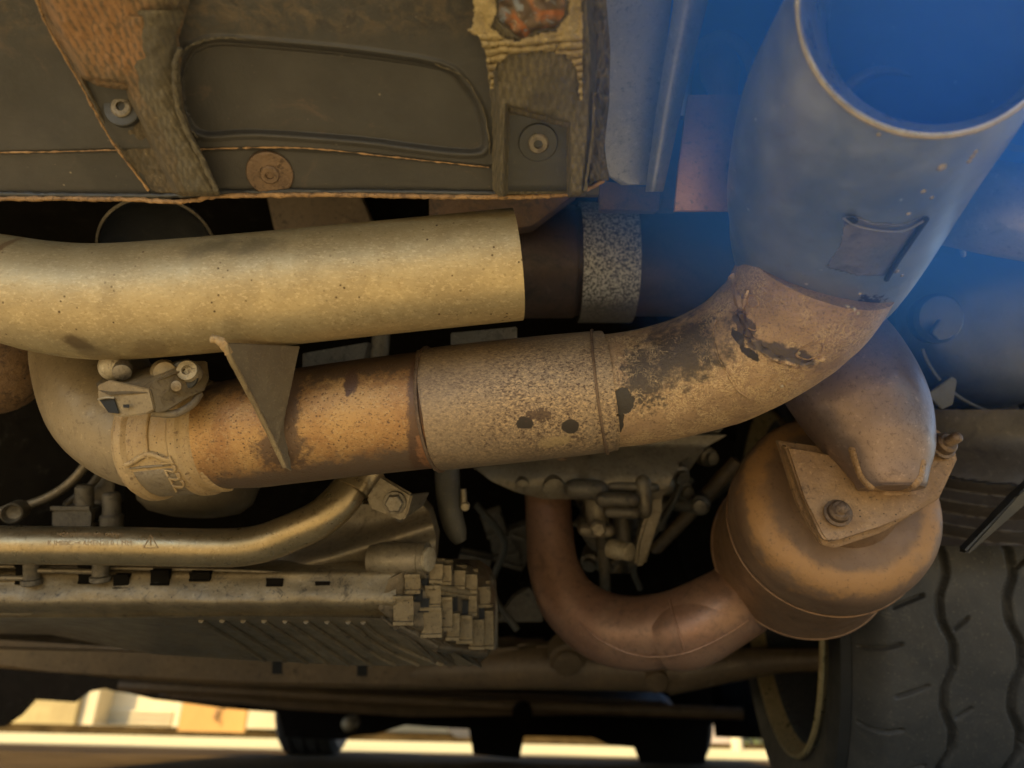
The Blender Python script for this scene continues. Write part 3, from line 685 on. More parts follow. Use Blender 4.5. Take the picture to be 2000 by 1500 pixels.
# swaged step where the tip slips over
ws = tube('weld_bead', [], M_ELB, None) if False else None
def collar(name, pts, r, mat, parent, amp=0):
    return wtube(name, [P(*p) for p in pts], r, mat, parent, 8, 8, amp, 260)
def oncol(name, pts, r, mat, up=0, jit=.0008, n=8): return wtube(name, [sp(el, x, y, up) for x, y in pts], r, mat, el, 8, n, jit, 260)
oncol('weld_bead', [(1408, 604), (1394, 640), (1400, 690), (1418, 725), (1440, 760), (1466, 782)], .0007, M_ELB)
oncol('peeled_skin', [(1432, 540), (1446, 590), (1452, 630), (1475, 668), (1510, 698), (1560, 710), (1612, 702)], .0022, M_ELB, .0002, .0026)
oncol('peeled_skin', [(1462, 565), (1452, 600), (1448, 625)], .0014, M_ELB, .0004, .0015)
for (a, b, r1, r2, rot) in ((1465, 628, .0050, .0032, 60), (1583, 686, .0072, .0038, -20), (1470, 588, .0034, .0026, 50)):
    pts = []
    for k in range(17):
        t = 2 * math.pi * k / 16; x, y = r1 * math.cos(t) * (1 + .12 * math.sin(3 * t + a)), r2 * math.sin(t); c_, s_ = math.cos(R(rot)), math.sin(R(rot))
        pts.append((a + (x * c_ + y * s_) * F / .40, b - (-x * s_ + y * c_) * F / .40))
    oncol('blister_rim', pts, .0005, M_FLG, .0002, .0005, 2)

# collector casting
CO0 = P(297, 864, .482); TK = .78
cc = lathe('collector', CO0, (P(470, 848, LD) - CO0), [(t * TK, r) for t, r in ((-.001, .032), (-.001, .0360), (.003, .0378), (.008, .0374), (.011, .0352), (.045, .0350), (.048, .0368), (.054, .0368), (.057, .0350), (.066, .0345))], M_CAST, ex, 96, 25)
axc = (P(470, 848, LD) - CO0).normalized()
def oncyl(t, ang, r):
    """point on the collector: t metres along, ang degrees from straight at the camera, + = down"""
    u = (CZ - axc * CZ.dot(axc)).normalized(); v = axc.cross(u)
    if v.dot(CY) > 0: v = -v
    return CO0 + axc * t * TK + (u * math.cos(R(ang)) + v * math.sin(R(ang))) * r
for t0 in (.029,):
    wtube('cast_rib', [oncyl(t0, a, .0355) for a in range(-50, 16, 7)], .0013, M_CAST, cc, 8, 3, .0003, 300)
for a0 in (13, ):
    wtube('cast_rib', [oncyl(t, a0 + 4 * math.sin(t * 160), .0357) for t in np.linspace(.008, .05, 9)], .0018, M_CAST, cc, 8, 3, .0005, 300)
wtube('cast_rib', [oncyl(t, 22, .0352) for t in np.linspace(.010, .052, 6)], .0008, M_CASTD, cc, 8, 3, .0003, 300)
for a0 in np.arange(-48, 88, 5.2):
    p0 = oncyl(.0665, a0, .0346)
    q = lathe('weld_bead', p0, (oncyl(.066, a0, .04) - oncyl(.066, a0, .03)), [(-.001, .0032), (.0001, .0029), (.0006, .0018), (.0008, 0.0)], M_CAST, cc, 12)
# lower darker boss with cast digits
V = []; Fc = []
na, ntt = 14, 12
for i in range(ntt + 1):
    for j in range(na + 1):
        e = min(i, ntt - i, j, na - j); V.append(oncyl(.010 + .043 * i / ntt, 25 + 52 * j / na, .0348 + .0016 * min(1, e / 1.5)))
for i in range(ntt):
    for j in range(na): a = i * (na + 1) + j; Fc.append((a, a + 1, a + na + 2, a + na + 1))
o = mesh('number_pad', V, Fc, M_CASTD, cc)
def text_pts(s, size):
    cu = bpy.data.curves.new('t', 'FONT'); cu.body = s; cu.size = size; cu.align_x = 'CENTER'; cu.align_y = 'CENTER'; cu.resolution_u = 3
    ob = bpy.data.objects.new('t', cu); S.collection.objects.link(ob)
    bpy.context.view_layer.update(); dg = bpy.context.evaluated_depsgraph_get()
    me = bpy.data.meshes.new_from_object(ob.evaluated_get(dg)); V = [v.co.copy() for v in me.vertices]; Fc = [tuple(p.vertices) for p in me.polygons]
    bpy.data.objects.remove(ob); bpy.data.curves.remove(cu); bpy.data.meshes.remove(me); return V, Fc
def letter(name, V, Fc, fn, h, mat, parent):
    """flat glyph faces -> raised glyphs; fn maps (x,y,height)"""
    bm = bmesh.new(); vs = [bm.verts.new((v.x, v.y, 0)) for v in V]
    for f in Fc:
        try: bm.faces.new([vs[i] for i in f])
        except ValueError: pass
    bmesh.ops.subdivide_edges(bm, edges=[e for e in bm.edges], cuts=0)
    r = bmesh.ops.extrude_face_region(bm, geom=list(bm.faces))
    for v in [g_ for g_ in r['geom'] if isinstance(g_, bmesh.types.BMVert)]: v.co.z = h
    for v in bm.verts: v.co = fn(v.co.x, v.co.y, v.co.z)
    bmesh.ops.recalc_face_normals(bm, faces=bm.faces)
    me = bpy.data.meshes.new(name); bm.to_mesh(me); bm.free(); me.materials.append(mat)
    o = bpy.data.objects.new(name, me); S.collection.objects.link(o); o.parent = parent; o.location = -par_w(parent); return o
tv, tf = text_pts('7222', .0105)
_pad = o
def padmap(x, y, z):
    c_, s_ = math.cos(R(62)), math.sin(R(62)); k_ = F / .455
    return sp([_pad, cc], 338 + (x * c_ + y * s_) * k_, 925 + (x * s_ - y * c_) * k_, z)
letter('cast_number', tv, tf, lambda x, y, z: padmap(x, y, z + .0003), .0011, M_CAST, cc)

# gusset between the pipes
gu = plate('gusset', [(428, 668, .392), (585, 676, .418), (560, 735, .435), (556, 800, .435), (562, 905, .437), (570, 921, .437), (552, 912, .434), (540, 880, .428)], .0025, M_GUS, ex, .0006)
wtube('gusset_lip', [P(418, 664, .388), P(438, 668, .386), P(450, 700, .390), P(490, 775, .408), P(530, 855, .424), P(556, 912, .4335)], .0015, M_BRK, gu, 10, 6, .0003, 200)
wtube('weld_bead', [P(415, 662, .386), P(425, 664, .385), P(437, 672, .386), P(445, 690, .389)], .0022, M_CAST, gu, 10, 5, .0012, 400)
for k in range(9):
    y = 735 + k * 9.5
    lathe('weld_bead', P(545 + (k % 2) * 1.2, y, .4335), CZ + CX * .3, [(-.001, .0016), (.0003, .0015), (.001, .0008), (.0012, 0.0)], M_CAST, gu, 10)

# cable bracket between upper pipe and elbow
br = thing('cable_bracket', 'tan folded steel bracket with slot and white ball stud under the upper pipe', 'bracket', P(290, 810, .42))
def fold(name, pts, th=.0022, mat=M_BRK, bev=.0006): return plate(name, pts, th, mat, br, bev)
fold('front_face', [(190, 752, .418), (214, 742, .414), (292, 760, .404), (302, 800, .404), (286, 808, .405), (240, 815, .410), (222, 812, .412), (192, 790, .417)], .003)
fold('top_face', [(186, 748, .420), (200, 738, .428), (240, 730, .434), (300, 712, .436), (368, 700, .436), (362, 722, .424), (300, 745, .409), (289, 768, .404), (214, 772, .412), (192, 764, .417)], .0025)
fold('side_flange', [(288, 760, .4045), (300, 742, .409), (360, 705, .43), (402, 705, .44), (406, 740, .438), (396, 765, .430), (362, 776, .420), (330, 800, .409), (304, 808, .405)], .0025)
plate('slot', [(194, 781, .4165), (222, 778, .4115), (232, 808, .4095), (212, 806, .4115)], .0005, M_BLACK, br, 0)
plate('slot', [(240, 790, .4075), (252, 790, .4065), (252, 797, .4065), (241, 796, .4075)], .0003, M_BLACK, br, 0)
wtube('slot_rim', [P(192, 780, .4150), P(208, 776, .4115), P(223, 777, .4098)], .0006, M_PALE, br, 6, 3)
lathe('rubber_seat', P(360, 733, .428), CZ, [(0, .0085), (.002, .0085), (.0025, .0078)], M_PLAB, br, 28)
lathe('bushing', P(366, 724, .424), CZ + CY * .2 + CX * .1, [(-.008, .0062), (.0, .0062), (.0015, .0056), (.002, .0028), (-.001, .0022), (-.0012, 0)], M_PALE, br, 28)
lathe('lever_hub', P(322, 728, .425), CZ + CX * .5, [(-.01, .008), (.0, .0075), (.003, .006), (.004, 0)], M_BRK, br, 24)
lathe('ball_stud', P(222, 716, .424), CZ - CY * .3, [(-.012, .004)] + [(.0082 * math.sin(t), .0082 * math.cos(t)) for t in np.linspace(-1.0, 1.5, 12)], M_PALE, br, 28)
lathe('socket_cap', P(238, 728, .417), CZ - CY * .6 + CX * .4, [(-.006, .0052), (0, .005), (.001, .0035), (.0012, 0)], M_BOLTG, br, 20)
lathe('rivet', P(345, 754, .4155), CZ, [(0, .0032), (.0008, .003), (.0012, .0018), (.0013, 0)], M_BRK, br, 16)
wtube('cable_link', [P(296, 806, .412), P(340, 808, .415), P(375, 790, .424), P(390, 770, .432)], .0022, M_CASTD, br, 10, 6)

# ------------------------------------------------------------------ tailpipe tip (upper right)
tp = thing('tailpipe_tip', 'big bluish chrome tailpipe tip opening toward the camera', 'tailpipe tip', P(1600, 520, .43))
def loft(name, rings, mat, parent, seg=96, close=True, auto=40, sub=8):
    """rings: (px,py,d, a_px, b_px, roll_deg, kx, ky) ; ellipse a,b in the picture, depth slope kx,ky (m across the half axes)"""
    s = catmull(rings, sub); V = []; Fc = []
    for (px, py, d, a, b, ro, kx, ky) in s:
        c, sn = math.cos(R(ro)), math.sin(R(ro))
        for k in range(seg):
            t = 2 * math.pi * k / seg; x, y = a * math.cos(t), b * math.sin(t)
            X, Y = x * c - y * sn, x * sn + y * c
            V.append(P(px, py, d) + (CX * X - CY * Y) * d / F - CZ * (kx * X / a + ky * Y / b))
    n = len(s)
    for i in range(n - 1):
        for k in range(seg): k2 = (k + 1) % seg; Fc.append((i * seg + k, i * seg + k2, (i + 1) * seg + k2, (i + 1) * seg + k))
    if close: Fc.append(tuple((n - 1) * seg + k for k in range(seg)))
    return mesh(name, V, Fc, mat, parent, auto=auto)
outer = [(1572, 545, .432, 150, 108, 38, .0, .0), (1590, 505, .42, 182, 130, 38, 0, 0), (1604, 470, .41, 198, 145, 38, 0, 0), (1628, 400, .39, 220, 172, 32, 0, 0), (1690, 250, .345, 250, 215, 22, 0, .0), (1770, 110, .305, 265, 245, 10, 0, -.0), (1822, 18, .282, 266, 252, 0, 0, 0)]
inner = [(1822, 18, .282, 266, 252, 0, 0, 0), (1823, 16, .2795, 262, 248, 0, 0, 0), (1824, 14, .281, 256, 242, 0, 0, 0), (1826, 18, .30, 235, 225, 0, 0, 0), (1822, 60, .34, 205, 195, 0, 0, 0), (1800, 110, .39, 185, 172, 0, 0, 0), (1770, 160, .43, 165, 150, 0, 0, 0)]
tip = loft('tip_shell', outer, M_TIP, tp, 96, False)
inn = loft('tip_bore', inner, M_TIPIN, tp, 96, True, sub=6)
inn2 = loft('inner_ring', [(1760, 230, .368, 128, 92, 25, 0, 0), (1762, 226, .364, 126, 90, 25, 0, 0), (1764, 230, .366, 108, 76, 25, 0, 0), (1760, 240, .40, 104, 74, 25, 0, 0)], M_PALE, tp, 64, False)
# rolled bright rim
rp = []
for k in range(97):
    t = 2 * math.pi * k / 96; rp.append(P(1822 + 263 * math.cos(t), 17 + 249 * math.sin(t), .281))
wtube('rolled_rim', rp, .0013, M_PALE, tp, 10, 2, .0003, 90)
# pressed clamp pocket on the lower side of the tip
TS = [tip, el]
M_PKT = dirty('pocket_steel', (.13, .14, .17), (.19, .17, .18), (.09, .08, .08), .5, .4, 18, 260)
def sheet_on(name, poly, objs, up, mat, parent, n=26, rim=3):
    """thin pressed sheet following the surface below, outline in the picture"""
    xs_ = [p[0] for p in poly]; ys_ = [p[1] for p in poly]; x0, x1, y0, y1 = min(xs_), max(xs_), min(ys_), max(ys_)
    st = (x1 - x0) / n; m_ = int((y1 - y0) / st) + 1; idx = {}; V = []; Fc = []
    def vid(i, j):
        if (i, j) not in idx:
            idx[i, j] = len(V); x, y = x0 + i * st, y0 + j * st; V.append(sp(objs, x, y, up * ss(-rim, rim, inpoly(x, y, poly)) + .0002))
        return idx[i, j]
    for j in range(m_):
        for i in range(n):
            if inpoly(x0 + (i + .5) * st, y0 + (j + .5) * st, poly) > 0: Fc.append((vid(i, j), vid(i + 1, j), vid(i + 1, j + 1), vid(i, j + 1)))
    o = mesh(name, V, Fc, mat, parent)
    md = o.modifiers.new('thick', 'SOLIDIFY'); md.thickness = .0004; md.offset = 0
    return o
pk = sheet_on('clamp_pocket', [(1650, 424), (1680, 428), (1700, 437), (1760, 440), (1803, 424), (1782, 470), (1732, 538), (1680, 540), (1612, 522), (1640, 480)], TS, -.0004, M_PKT, tp, 70)
for v_ in pk.data.vertices: v_.co += CZ * .0009
wtube('clamp_edge', [sp(TS, x, y, .0020) for x, y in ((1806, 420), (1780, 458), (1752, 500), (1728, 540))], .0013, M_BLACK, pk, 8, 5)
wtube('clamp_edge', [sp(TS, x, y, .0022) for x, y in ((1648, 418), (1665, 430), (1690, 438), (1730, 444), (1765, 442), (1800, 424))], .0006, M_PKT, pk, 8, 5)
l_, n_ = surf(TS, 1663, 424); lathe('pocket_hole', l_ + n_ * .0018, n_, [(0, .0030), (.0004, .0028), (.0005, 0)], M_BLACK, pk, 16)
for (x, y, r) in ((1839, 327, .0022), (1893, 315, .0014), (1899, 306, .0015), (1905, 297, .0013), (1803, 374, .0014), (1820, 386, .0012), (1774, 418, .0012), (1716, 263, .0011), (1752, 530, .0016), (1762, 538, .0012), (1680, 574, .0011), (1655, 598, .0016), (1668, 602, .0014), (1676, 612, .0012), (1560, 690, .0012), (1527, 755, .0012)):
    l_, n_ = surf(TS, x, y); lathe('metal_spatter', l_, n_, [(-.001, r), (.0, r * .9), (r * .35, r * .6), (r * .5, 0)], M_PALE, tp, 10)
# second pipe behind, right edge
p2 = thing('side_tailpipe', 'silver exhaust pipe leaving the frame behind the blue tip', 'exhaust pipe', P(1950, 480, .50))
tube('pipe', [(1740, 372, .47, 82), (1860, 392, .425, 86), (1990, 415, .39, 90), (2200, 440, .36, 96)], M_SIL, p2, 64, 8)
plate('hook', [(1876, 478, .52), (1884, 474, .52), (1890, 500, .52), (1883, 503, .52)], .004, M_SIL, p2)
wtube('rim_hook', [P(1965, 280, .42), P(1985, 290, .42), P(2030, 288, .42)], .0018, M_PALE, p2, 8, 5)

# dark round resonator lower right
rs = thing('resonator', 'dark rounded resonator can with drain bracket at the right edge', 'resonator', P(1950, 800, .62))
lathe('can', P(2010, 640, .70), CZ + CX * .2 - CY * .1, [(-.08, .06)] + [(-.05 + .05 * math.sin(t), .104 * math.cos(t) ** .5) for t in np.linspace(0, 1.55, 14)], M_BLUE, rs, 64, squash=.80)
lathe('bracket_ring', P(1830, 622, .62), CZ, [(-.01, .020), (.002, .021), (.006, .018), (.007, .012)], M_BLUE, rs, 30)
plate('bracket', [(1820, 650, .60), (1838, 622, .60), (1862, 640, .60), (1858, 660, .60), (1835, 664, .60)], .006, M_BLUE, rs)
edge = [P(2010 + 216 * math.cos(t), 640 + 176 * math.sin(t), .70) for t in np.linspace(1.2, 2.9, 22)]
wtube('can_seam', edge, .0022, M_BLUE, rs, 10, 3)
plate('can_rib', [(1810, 770), (1860, 735), (1870, 742), (1862, 790), (1840, 800)], .01, M_BLUE, rs, d=.66)

# ------------------------------------------------------------------ downpipe elbow + flange + converter
cv = thing('catalytic_converter', 'rusty brown catalytic converter drum with bolted triangular flange', 'catalytic converter', P(1600, 1230, .62))
axn = (CZ * 1 - CX * .13 + CY * .54).normalized()
C0 = P(1640, 978, .57)
M_CATO = mk_cato(C0, axn)
rear = lathe('rear_shell', C0, axn, [(-.22, .03), (-.19, .055), (-.15, .074), (-.142, .0778), (-.136, .079), (-.128, .0785), (-.122, .0765), (-.09, .0755), (-.065, .0735), (-.05, .070)], M_CAT, cv, 96)
fs = lathe('front_shell', C0, axn, [(-.062, .066), (-.054, .073), (-.046, .0768), (-.040, .0772), (-.034, .0762), (-.018, .0768), (-.008, .0755), (-.001, .0725), (.0045, .067), (.008, .059), (.010, .050), (.011, .040), (.03, .030), (.035, .028)], M_CATO, cv, 96)
u_ = axn.orthogonal().normalized(); v_ = axn.cross(u_)
def ringw(t0, r):
    return [C0 + axn * t0 + (u_ * math.cos(2 * math.pi * k / 60) + v_ * math.sin(2 * math.pi * k / 60)) * r for k in range(61)]
wtube('shell_seam', ringw(-.048, .0772), .0010, M_CAT, fs, 8, 2)
wtube('shell_seam', ringw(-.136, .0792), .0010, M_CAT, rear, 8, 2)
fl = plate('flange', [(1532, 868, .535), (1560, 880, .528), (1660, 900, .52), (1775, 850, .53), (1805, 818, .535), (1862, 862, .525), (1871, 884, .522), (1862, 915, .518), (1832, 965, .510), (1778, 1004, .504), (1722, 1030, .500), (1640, 1056, .500), (1616, 1060, .502), (1603, 1045, .505), (1570, 970, .515)], .010, M_FLG, cv, .0016)
plate('flange_gasket', [(1520, 860, .548), (1660, 880, .53), (1800, 820, .545), (1872, 895, .533), (1835, 975, .52), (1722, 1042, .511), (1632, 1071, .511), (1604, 1064, .513), (1560, 985, .526)], .008, M_FLG, cv, .001)
nut(P(1636, 1003, .5045), axn, .0075, M_BOLT, cv, .9)
nut(P(1838, 872, .5215), axn + CX * .3, .0078, M_BOLT, cv, 1.3)
dp = tube('elbow_pipe', [(1520, 560, .56, 100), (1580, 640, .555, 112), (1640, 720, .545, 122), (1690, 800, .530, 118), (1722, 870, .515, 98), (1736, 925, .505, 72), (1740, 955, .502, 60)], M_PUR, cv, 72, 10)
for k, (x, y) in enumerate([tuple(q) for q in catmull([(1664, 880), (1672, 908), (1684, 935), (1705, 954), (1740, 961), (1775, 955), (1797, 935), (1804, 905)], 4)]):
    l_, n_ = surf([dp, fl], x, y); lathe('weld_bead', l_, n_, [(-.001, .0030), (.0001, .0028), (.0008, .0018), (.0010, 0)], M_FLG, dp, 10)
lathe('shell_boss', P(1560, 1090, .58), CZ, [(-.01, .004), (.0, .003), (.0005, 0)], M_CAT, cv, 14)

# manifold pipe running from centre to the converter
mp = thing('manifold_pipe', 'red brown bent pipe curving from the engine into the converter', 'exhaust pipe', P(1100, 1250, .72))
tube('pipe', [(1068, 900, .82, 44), (1070, 960, .82, 45), (1074, 1040, .80, 46), (1082, 1110, .78, 50), (1112, 1175, .76, 58), (1170, 1220, .74, 66), (1240, 1236, .72, 70), (1320, 1225, .70, 70), (1400, 1192, .69, 70), (1470, 1150, .70, 66)], M_DPI, mp, 56, 10)
tube('shield_half', [(1300, 1240, .70, 66), (1345, 1232, .69, 72), (1400, 1200, .69, 72), (1450, 1170, .70, 70)], M_DPI, mp, 48, 8)
MPS = [o for o in mp.children]
wtube('shield_seam', [sp(MPS, *q) for q in ((1130, 1215), (1180, 1255), (1250, 1281), (1330, 1278), (1400, 1250), (1462, 1212))], .0013, M_DPI, mp, 8, 6)
wtube('shield_seam', [sp(MPS, *q) for q in ((1308, 1170), (1318, 1210), (1330, 1250), (1338, 1280))], .0011, M_DPI, mp, 8, 6)

# ------------------------------------------------------------------ coolant tube, clamp, engine casting
ct = thing('coolant_tube', 'gold tinted metal tube bending up with printed warning text', 'tube', P(300, 1100, .56))
tb = tube('tube', [(-260, 1058, .57, 37), (0, 1064, .56, 37), (200, 1066, .56, 37), (420, 1070, .56, 37), (500, 1064, .56, 37), (560, 1044, .56, 37), (630, 1010, .56, 37), (680, 960, .57, 36), (716, 900, .59, 34)], M_GOLD, ct, 48, 10)
M_INK = Mat('brown_ink', .6).out((.30, .20, .10))
TR = 37 * .56 / F
def ontube(x, y, z):
    """wrap onto the tube at about px 175: x along (m), y up"""
    return sp(tb, 175 + x * F / .56, 1061 - y * F / .56, z + .00012)
tv, tf = text_pts('K IM00C>< AMEN20 0 1 MM', .0052)
letter('printed_text', tv, tf, lambda x, y, z: ontube(x, y, z), .00012, M_INK, tb)
tv, tf = text_pts('MO7 001M 030 IM31 0MMIM1', .0040)
letter('printed_text', tv, tf, lambda x, y, z: ontube(x + .001, y + .0062, z), .00012, M_INK, tb)
tri = [ontube(*q, .0002) for q in ((.0405, -.0035), (.0432, .001), (.046, .0065), (.0488, .001), (.0515, -.0035), (.046, -.0035), (.0405, -.0035))]
wtube('warning_triangle', tri, .00035, M_INK, tb, 6, 1)
wtube('warning_triangle', [ontube(.046, -.0015, .0002), ontube(.046, .003, .0002)], .0004, M_INK, tb, 6, 3)
clp = thing('tube_clamp', 'pale metal clamp band with square bolted tab on the coolant tube', 'clamp', P(740, 990, .57))
lathe('band', P(703, 938, .575), (P(735, 875, .59) - P(680, 962, .57)), [(-.011, .0150), (-.0108, .0158), (.0108, .0158), (.011, .0150)], M_GOLD, clp, 40, cap=False)
tab = plate('tab', [(745, 930, .555), (806, 966, .550), (795, 1008, .548), (785, 1018, .548), (722, 992, .550), (716, 972, .552)], .004, M_ALC, clp, .0015)
bolt(P(771, 982, .5485), CZ, .0068, M_BOLTG, clp, washer=.0085, sock=False)
plate('clamp_bracket', [(800, 966, .556), (838, 962, .575), (826, 988, .575), (780, 1022, .560), (770, 1014, .555)], .004, M_ALCD, clp)

en = thing('engine_casting', 'brown cast aluminium engine housing with plugged boss beside the tube', 'engine housing', P(700, 1130, .62))
def dcast(px, py, u):
    d = .64 - .02 * ss(1010, 1120, py)
    d -= .018 * math.exp(-((py - (1130 - (px - 500) * .30)) / 24) ** 2) * ss(520, 620, px)
    d -= .008 * math.exp(-((px - 790) / 60) ** 2)
    return d + .002 * mnoise.noise(Vector((px * .02, py * .02, 0)))
patch('housing', [(1000, 690), (1030, 620), (1075, 480), (1130, 430)], [(960, 800), (1000, 838), (1050, 852), (1130, 845)], 985, 1135, dcast, M_ALC, en, 70, 40, .03)
lathe('boss', P(770, 1094, .60), CX + CY * .05 + CZ * .2, [(-.02, .012), (-.01, .0145), (.022, .0135), (.023, .0145), (.028, .0145), (.0285, .0120), (.0275, .0118), (.0275, 0)], M_ALC, en, 32)
lathe('boss_plug', P(835, 1092, .588), CX + CY * .05 + CZ * .5, [(0, .0095), (.002, .0095), (.003, .007), (.003, 0)], M_PALE, en, 24)
tube('cover', [(420, 958, .62, 20), (420, 960, .62, 20)], M_ALCD, en, 8, 2)
# bowl under collector
bw = lathe('oil_filter_cup', P(392, 905, .66), CY * -1 + CZ * .28, [(-.02, .052), (.02, .0515), (.034, .047), (.042, .038), (.046, .022), (.047, 0)], dirty('tan_filter_cup', (.20, .165, .11), (.15, .125, .085), (.10, .08, .05), .45, .2, 8, 120, (.55, .7), .1), None, 56)
tag(bw, 'smooth rounded tan cup hanging below the collector', 'filter cup')

# hose and hoop pieces left
hp = thing('drive_belt_cover', 'large curved dark cover with ribbed rim at the left edge', 'cover', P(60, 980, .70))
wtube('cover_rim', [P(182, 880, .66), P(160, 918, .66), P(120, 956, .66), P(60, 985, .66), P(-30, 1005, .66)], .0042, M_ALC, hp, 10, 8)
wtube('cover_rim', [P(205, 905, .68), P(180, 945, .68), P(130, 985, .68)], .0035, M_ALCD, hp, 10, 8)
lathe('cover_disc', P(20, 880, .72), CZ, [(-.02, .085), (-.005, .085), (0, .075), (.001, 0)], M_VOID, hp, 48)
plate('cover_web', [(120, 985), (205, 915), (222, 925), (222, 985), (165, 1000)], .02, M_ALCD, hp, d=.69)
for (x, y, r, h) in ((165, 985, 20, 70), (218, 1000, 22, 60)):
    lathe('casting_post', P(x, y + 35, .64), CY, [(0, .009), (.012, .0095), (.014, .0075), (.030, .0075), (.032, .006), (.033, 0)], M_ALCD, hp, 24)
pbox('casting_foot', 140, 1012, .63, 62, 34, .03, M_ALCD, hp, bev=.003)
lathe('hollow_plug', P(22, 1003, .62), CZ + CX * .3, [(-.02, .0085), (0, .0085), (.001, .0075), (-.006, .0055), (-.007, 0)], M_ALC, hp, 24)
rp0 = tube('side_pipe', [(-80, 720, .56, 70), (-10, 735, .56, 74), (30, 700, .57, 70), (60, 640, .60, 60)], M_CATO, None, 48, 8); tag(rp0, 'rusty brown pipe bend at the left edge behind the elbow', 'exhaust pipe')
rp0.data.materials[0] = dirty('deep_rust_pipe', (.20, .12, .06), (.26, .16, .08), (.08, .045, .025), .65, .15, 40, 300, (.5, .62), .6, .1, 200)

pu = thing('pulley', 'black dished pulley with thin metal rim above the upper pipe', 'pulley', P(300, 470, .56))
axp = CZ * .75 - CY * .55 + CX * .3
lathe('dish', P(308, 485, .57), axp, [(-.03, .034), (0, .0405), (.001, .039), (-.004, .036), (-.012, .020), (-.013, 0)], M_PLAB, pu, 56)
lathe('dish_rim', P(308, 485, .57), axp, [(-.002, .0400), (.0, .0418), (.0016, .0418), (.002, .0400)], M_ALC, pu, 64, cap=False)

# vertical casting shapes in the gap above the upper pipe
gp = thing('rear_crossmember', 'dim brown crossmember plates in the gap above the upper pipe', 'crossmember', P(700, 430, .8))
plate('cross_plate', [(520, 380), (700, 372), (740, 470), (540, 470)], .03, M_BEAM, gp, d=.80)
plate('cross_plate', [(838, 385), (1130, 372), (1040, 440), (838, 470)], .03, M_RST, gp, d=.62)
wbox('cross_beam', P(500, 400, 1.0), (.9, .04, .06), M_VOID, gp)

# parts seen between upper pipe and lower pipe
gap = thing('gearbox_mount', 'grey gearbox mount showing between the two pipes', 'mount', P(700, 690, .62))
plate('mount_arm', [(590, 690), (720, 668), (712, 700), (640, 730), (590, 740)], .02, M_ALCD, gap, d=.60)
tube('mount_post', [(745, 640, .66, 18), (740, 720, .66, 18)], M_ALCD, gap, 16, 4)
plate('mount_arm', [(880, 650), (1010, 638), (1010, 670), (880, 676)], .02, M_ALCD, gap, d=.60)

# ------------------------------------------------------------------ gearbox cluster, centre
gb = thing('gearbox', 'dusty grey gearbox casting with bolts below the sleeve', 'gearbox', P(1150, 1000, .80))
def dgb(px, py, u):
    return .80 - .03 * math.sin(math.pi * min(1, max(0, (py - 870) / 150))) - .012 * ss(1120, 1160, px) + .003 * mnoise.noise(Vector((px * .015, py * .02, 4)))
patch('casing', [(850, 900), (905, 915), (940, 960), (962, 1010), (975, 1060)], [(850, 1420), (900, 1330), (960, 1300), (975, 1290)], 850, 975, dgb, M_ALC, gb, 80, 24, .06)
for a in ((938, 905, .79), (1097, 892, .79)):
    lathe('stud_bolt', P(*a), -CY + CX * .02, [(-.012, .0085), (.003, .0085), (.004, .007), (.006, .007)], M_BOLT, gb, 14)
lathe('drain_plug', P(1082, 955, .765), CZ - CY * .3, [(-.01, .012), (.0, .011), (.001, .006), (.0015, 0)], M_ALC, gb, 20)
lathe('cover_bolt', P(1020, 950, .765), CZ - CY * .3, [(-.01, .008), (.0, .007), (.0015, 0)], M_ALC, gb, 20)
for (x, y, w_, h_, d) in ((1145, 955, 50, 40, .75), (1165, 1000, 46, 60, .77), (1165, 1035, 48, 26, .75), (1205, 975, 60, 30, .74), (1215, 1000, 52, 22, .735), (1255, 970, 34, 60, .76), (1270, 945, 60, 40, .77), (1235, 950, 90, 20, .76)):
    (tube('cast_lug', [(x - w_ * .5, y, d + .004, h_ * .42), (x - w_ * .42, y, d, h_ * .5), (x + w_ * .42, y + 2, d, h_ * .5), (x + w_ * .5, y + 2, d + .004, h_ * .42)], random.choice((M_ALC, M_ALCD)), gb, 16, 4) if w_ > h_ else
     tube('cast_lug', [(x, y - h_ * .5, d + .004, w_ * .40), (x, y - h_ * .4, d, w_ * .5), (x + 3, y + h_ * .4, d, w_ * .46), (x + 3, y + h_ * .5, d + .004, w_ * .36)], random.choice((M_ALC, M_ALCD)), gb, 16, 4))
lathe('lug_bolt', P(1212, 1075, .74), CX + CZ, [(-.012, .010), (.0, .010), (.002, .009), (.012, .009), (.013, .006)], M_PALE, gb, 16)
lathe('lug_bolt', P(1168, 1034, .735), CZ, [(-.01, .009), (0, .009), (.003, .006)], M_ALC, gb, 6)
tube('shift_rod', [(1172, 1020, .78, 12), (1180, 1110, .80, 11), (1184, 1180, .82, 10)], M_ALCD, gb, 14, 5)
tube('shift_rod', [(1212, 1010, .80, 16), (1222, 1080, .80, 15)], M_ALCD, gb, 14, 5)
plate('support_web', [(1245, 1060, .77), (1275, 960, .77), (1300, 930, .77), (1292, 1000, .77), (1262, 1105, .77), (1240, 1108, .77)], .02, M_ALC, gb, .003)
plate('dark_web', [(1180, 880, .86), (1420, 830, .86), (1330, 930, .86), (1310, 1010, .86), (1150, 990, .86), (1120, 900, .86)], .04, M_ALCD, gb, .004)
def dcl(px, py, u):
    v = Vector((px * .02, py * .02, 6)); return .83 - .03 * mnoise.noise(v) - .012 * mnoise.noise(v * 3.1) + .02 * abs(u - .5)
patch('lower_casing', [(940, 1110), (1000, 1135), (1060, 1150), (1120, 1190)], [(940, 1330), (1000, 1300), (1060, 1262), (1120, 1230)], 940, 1120, dcl, M_ALCD, gb, 50, 50, .03)
random.seed(21)
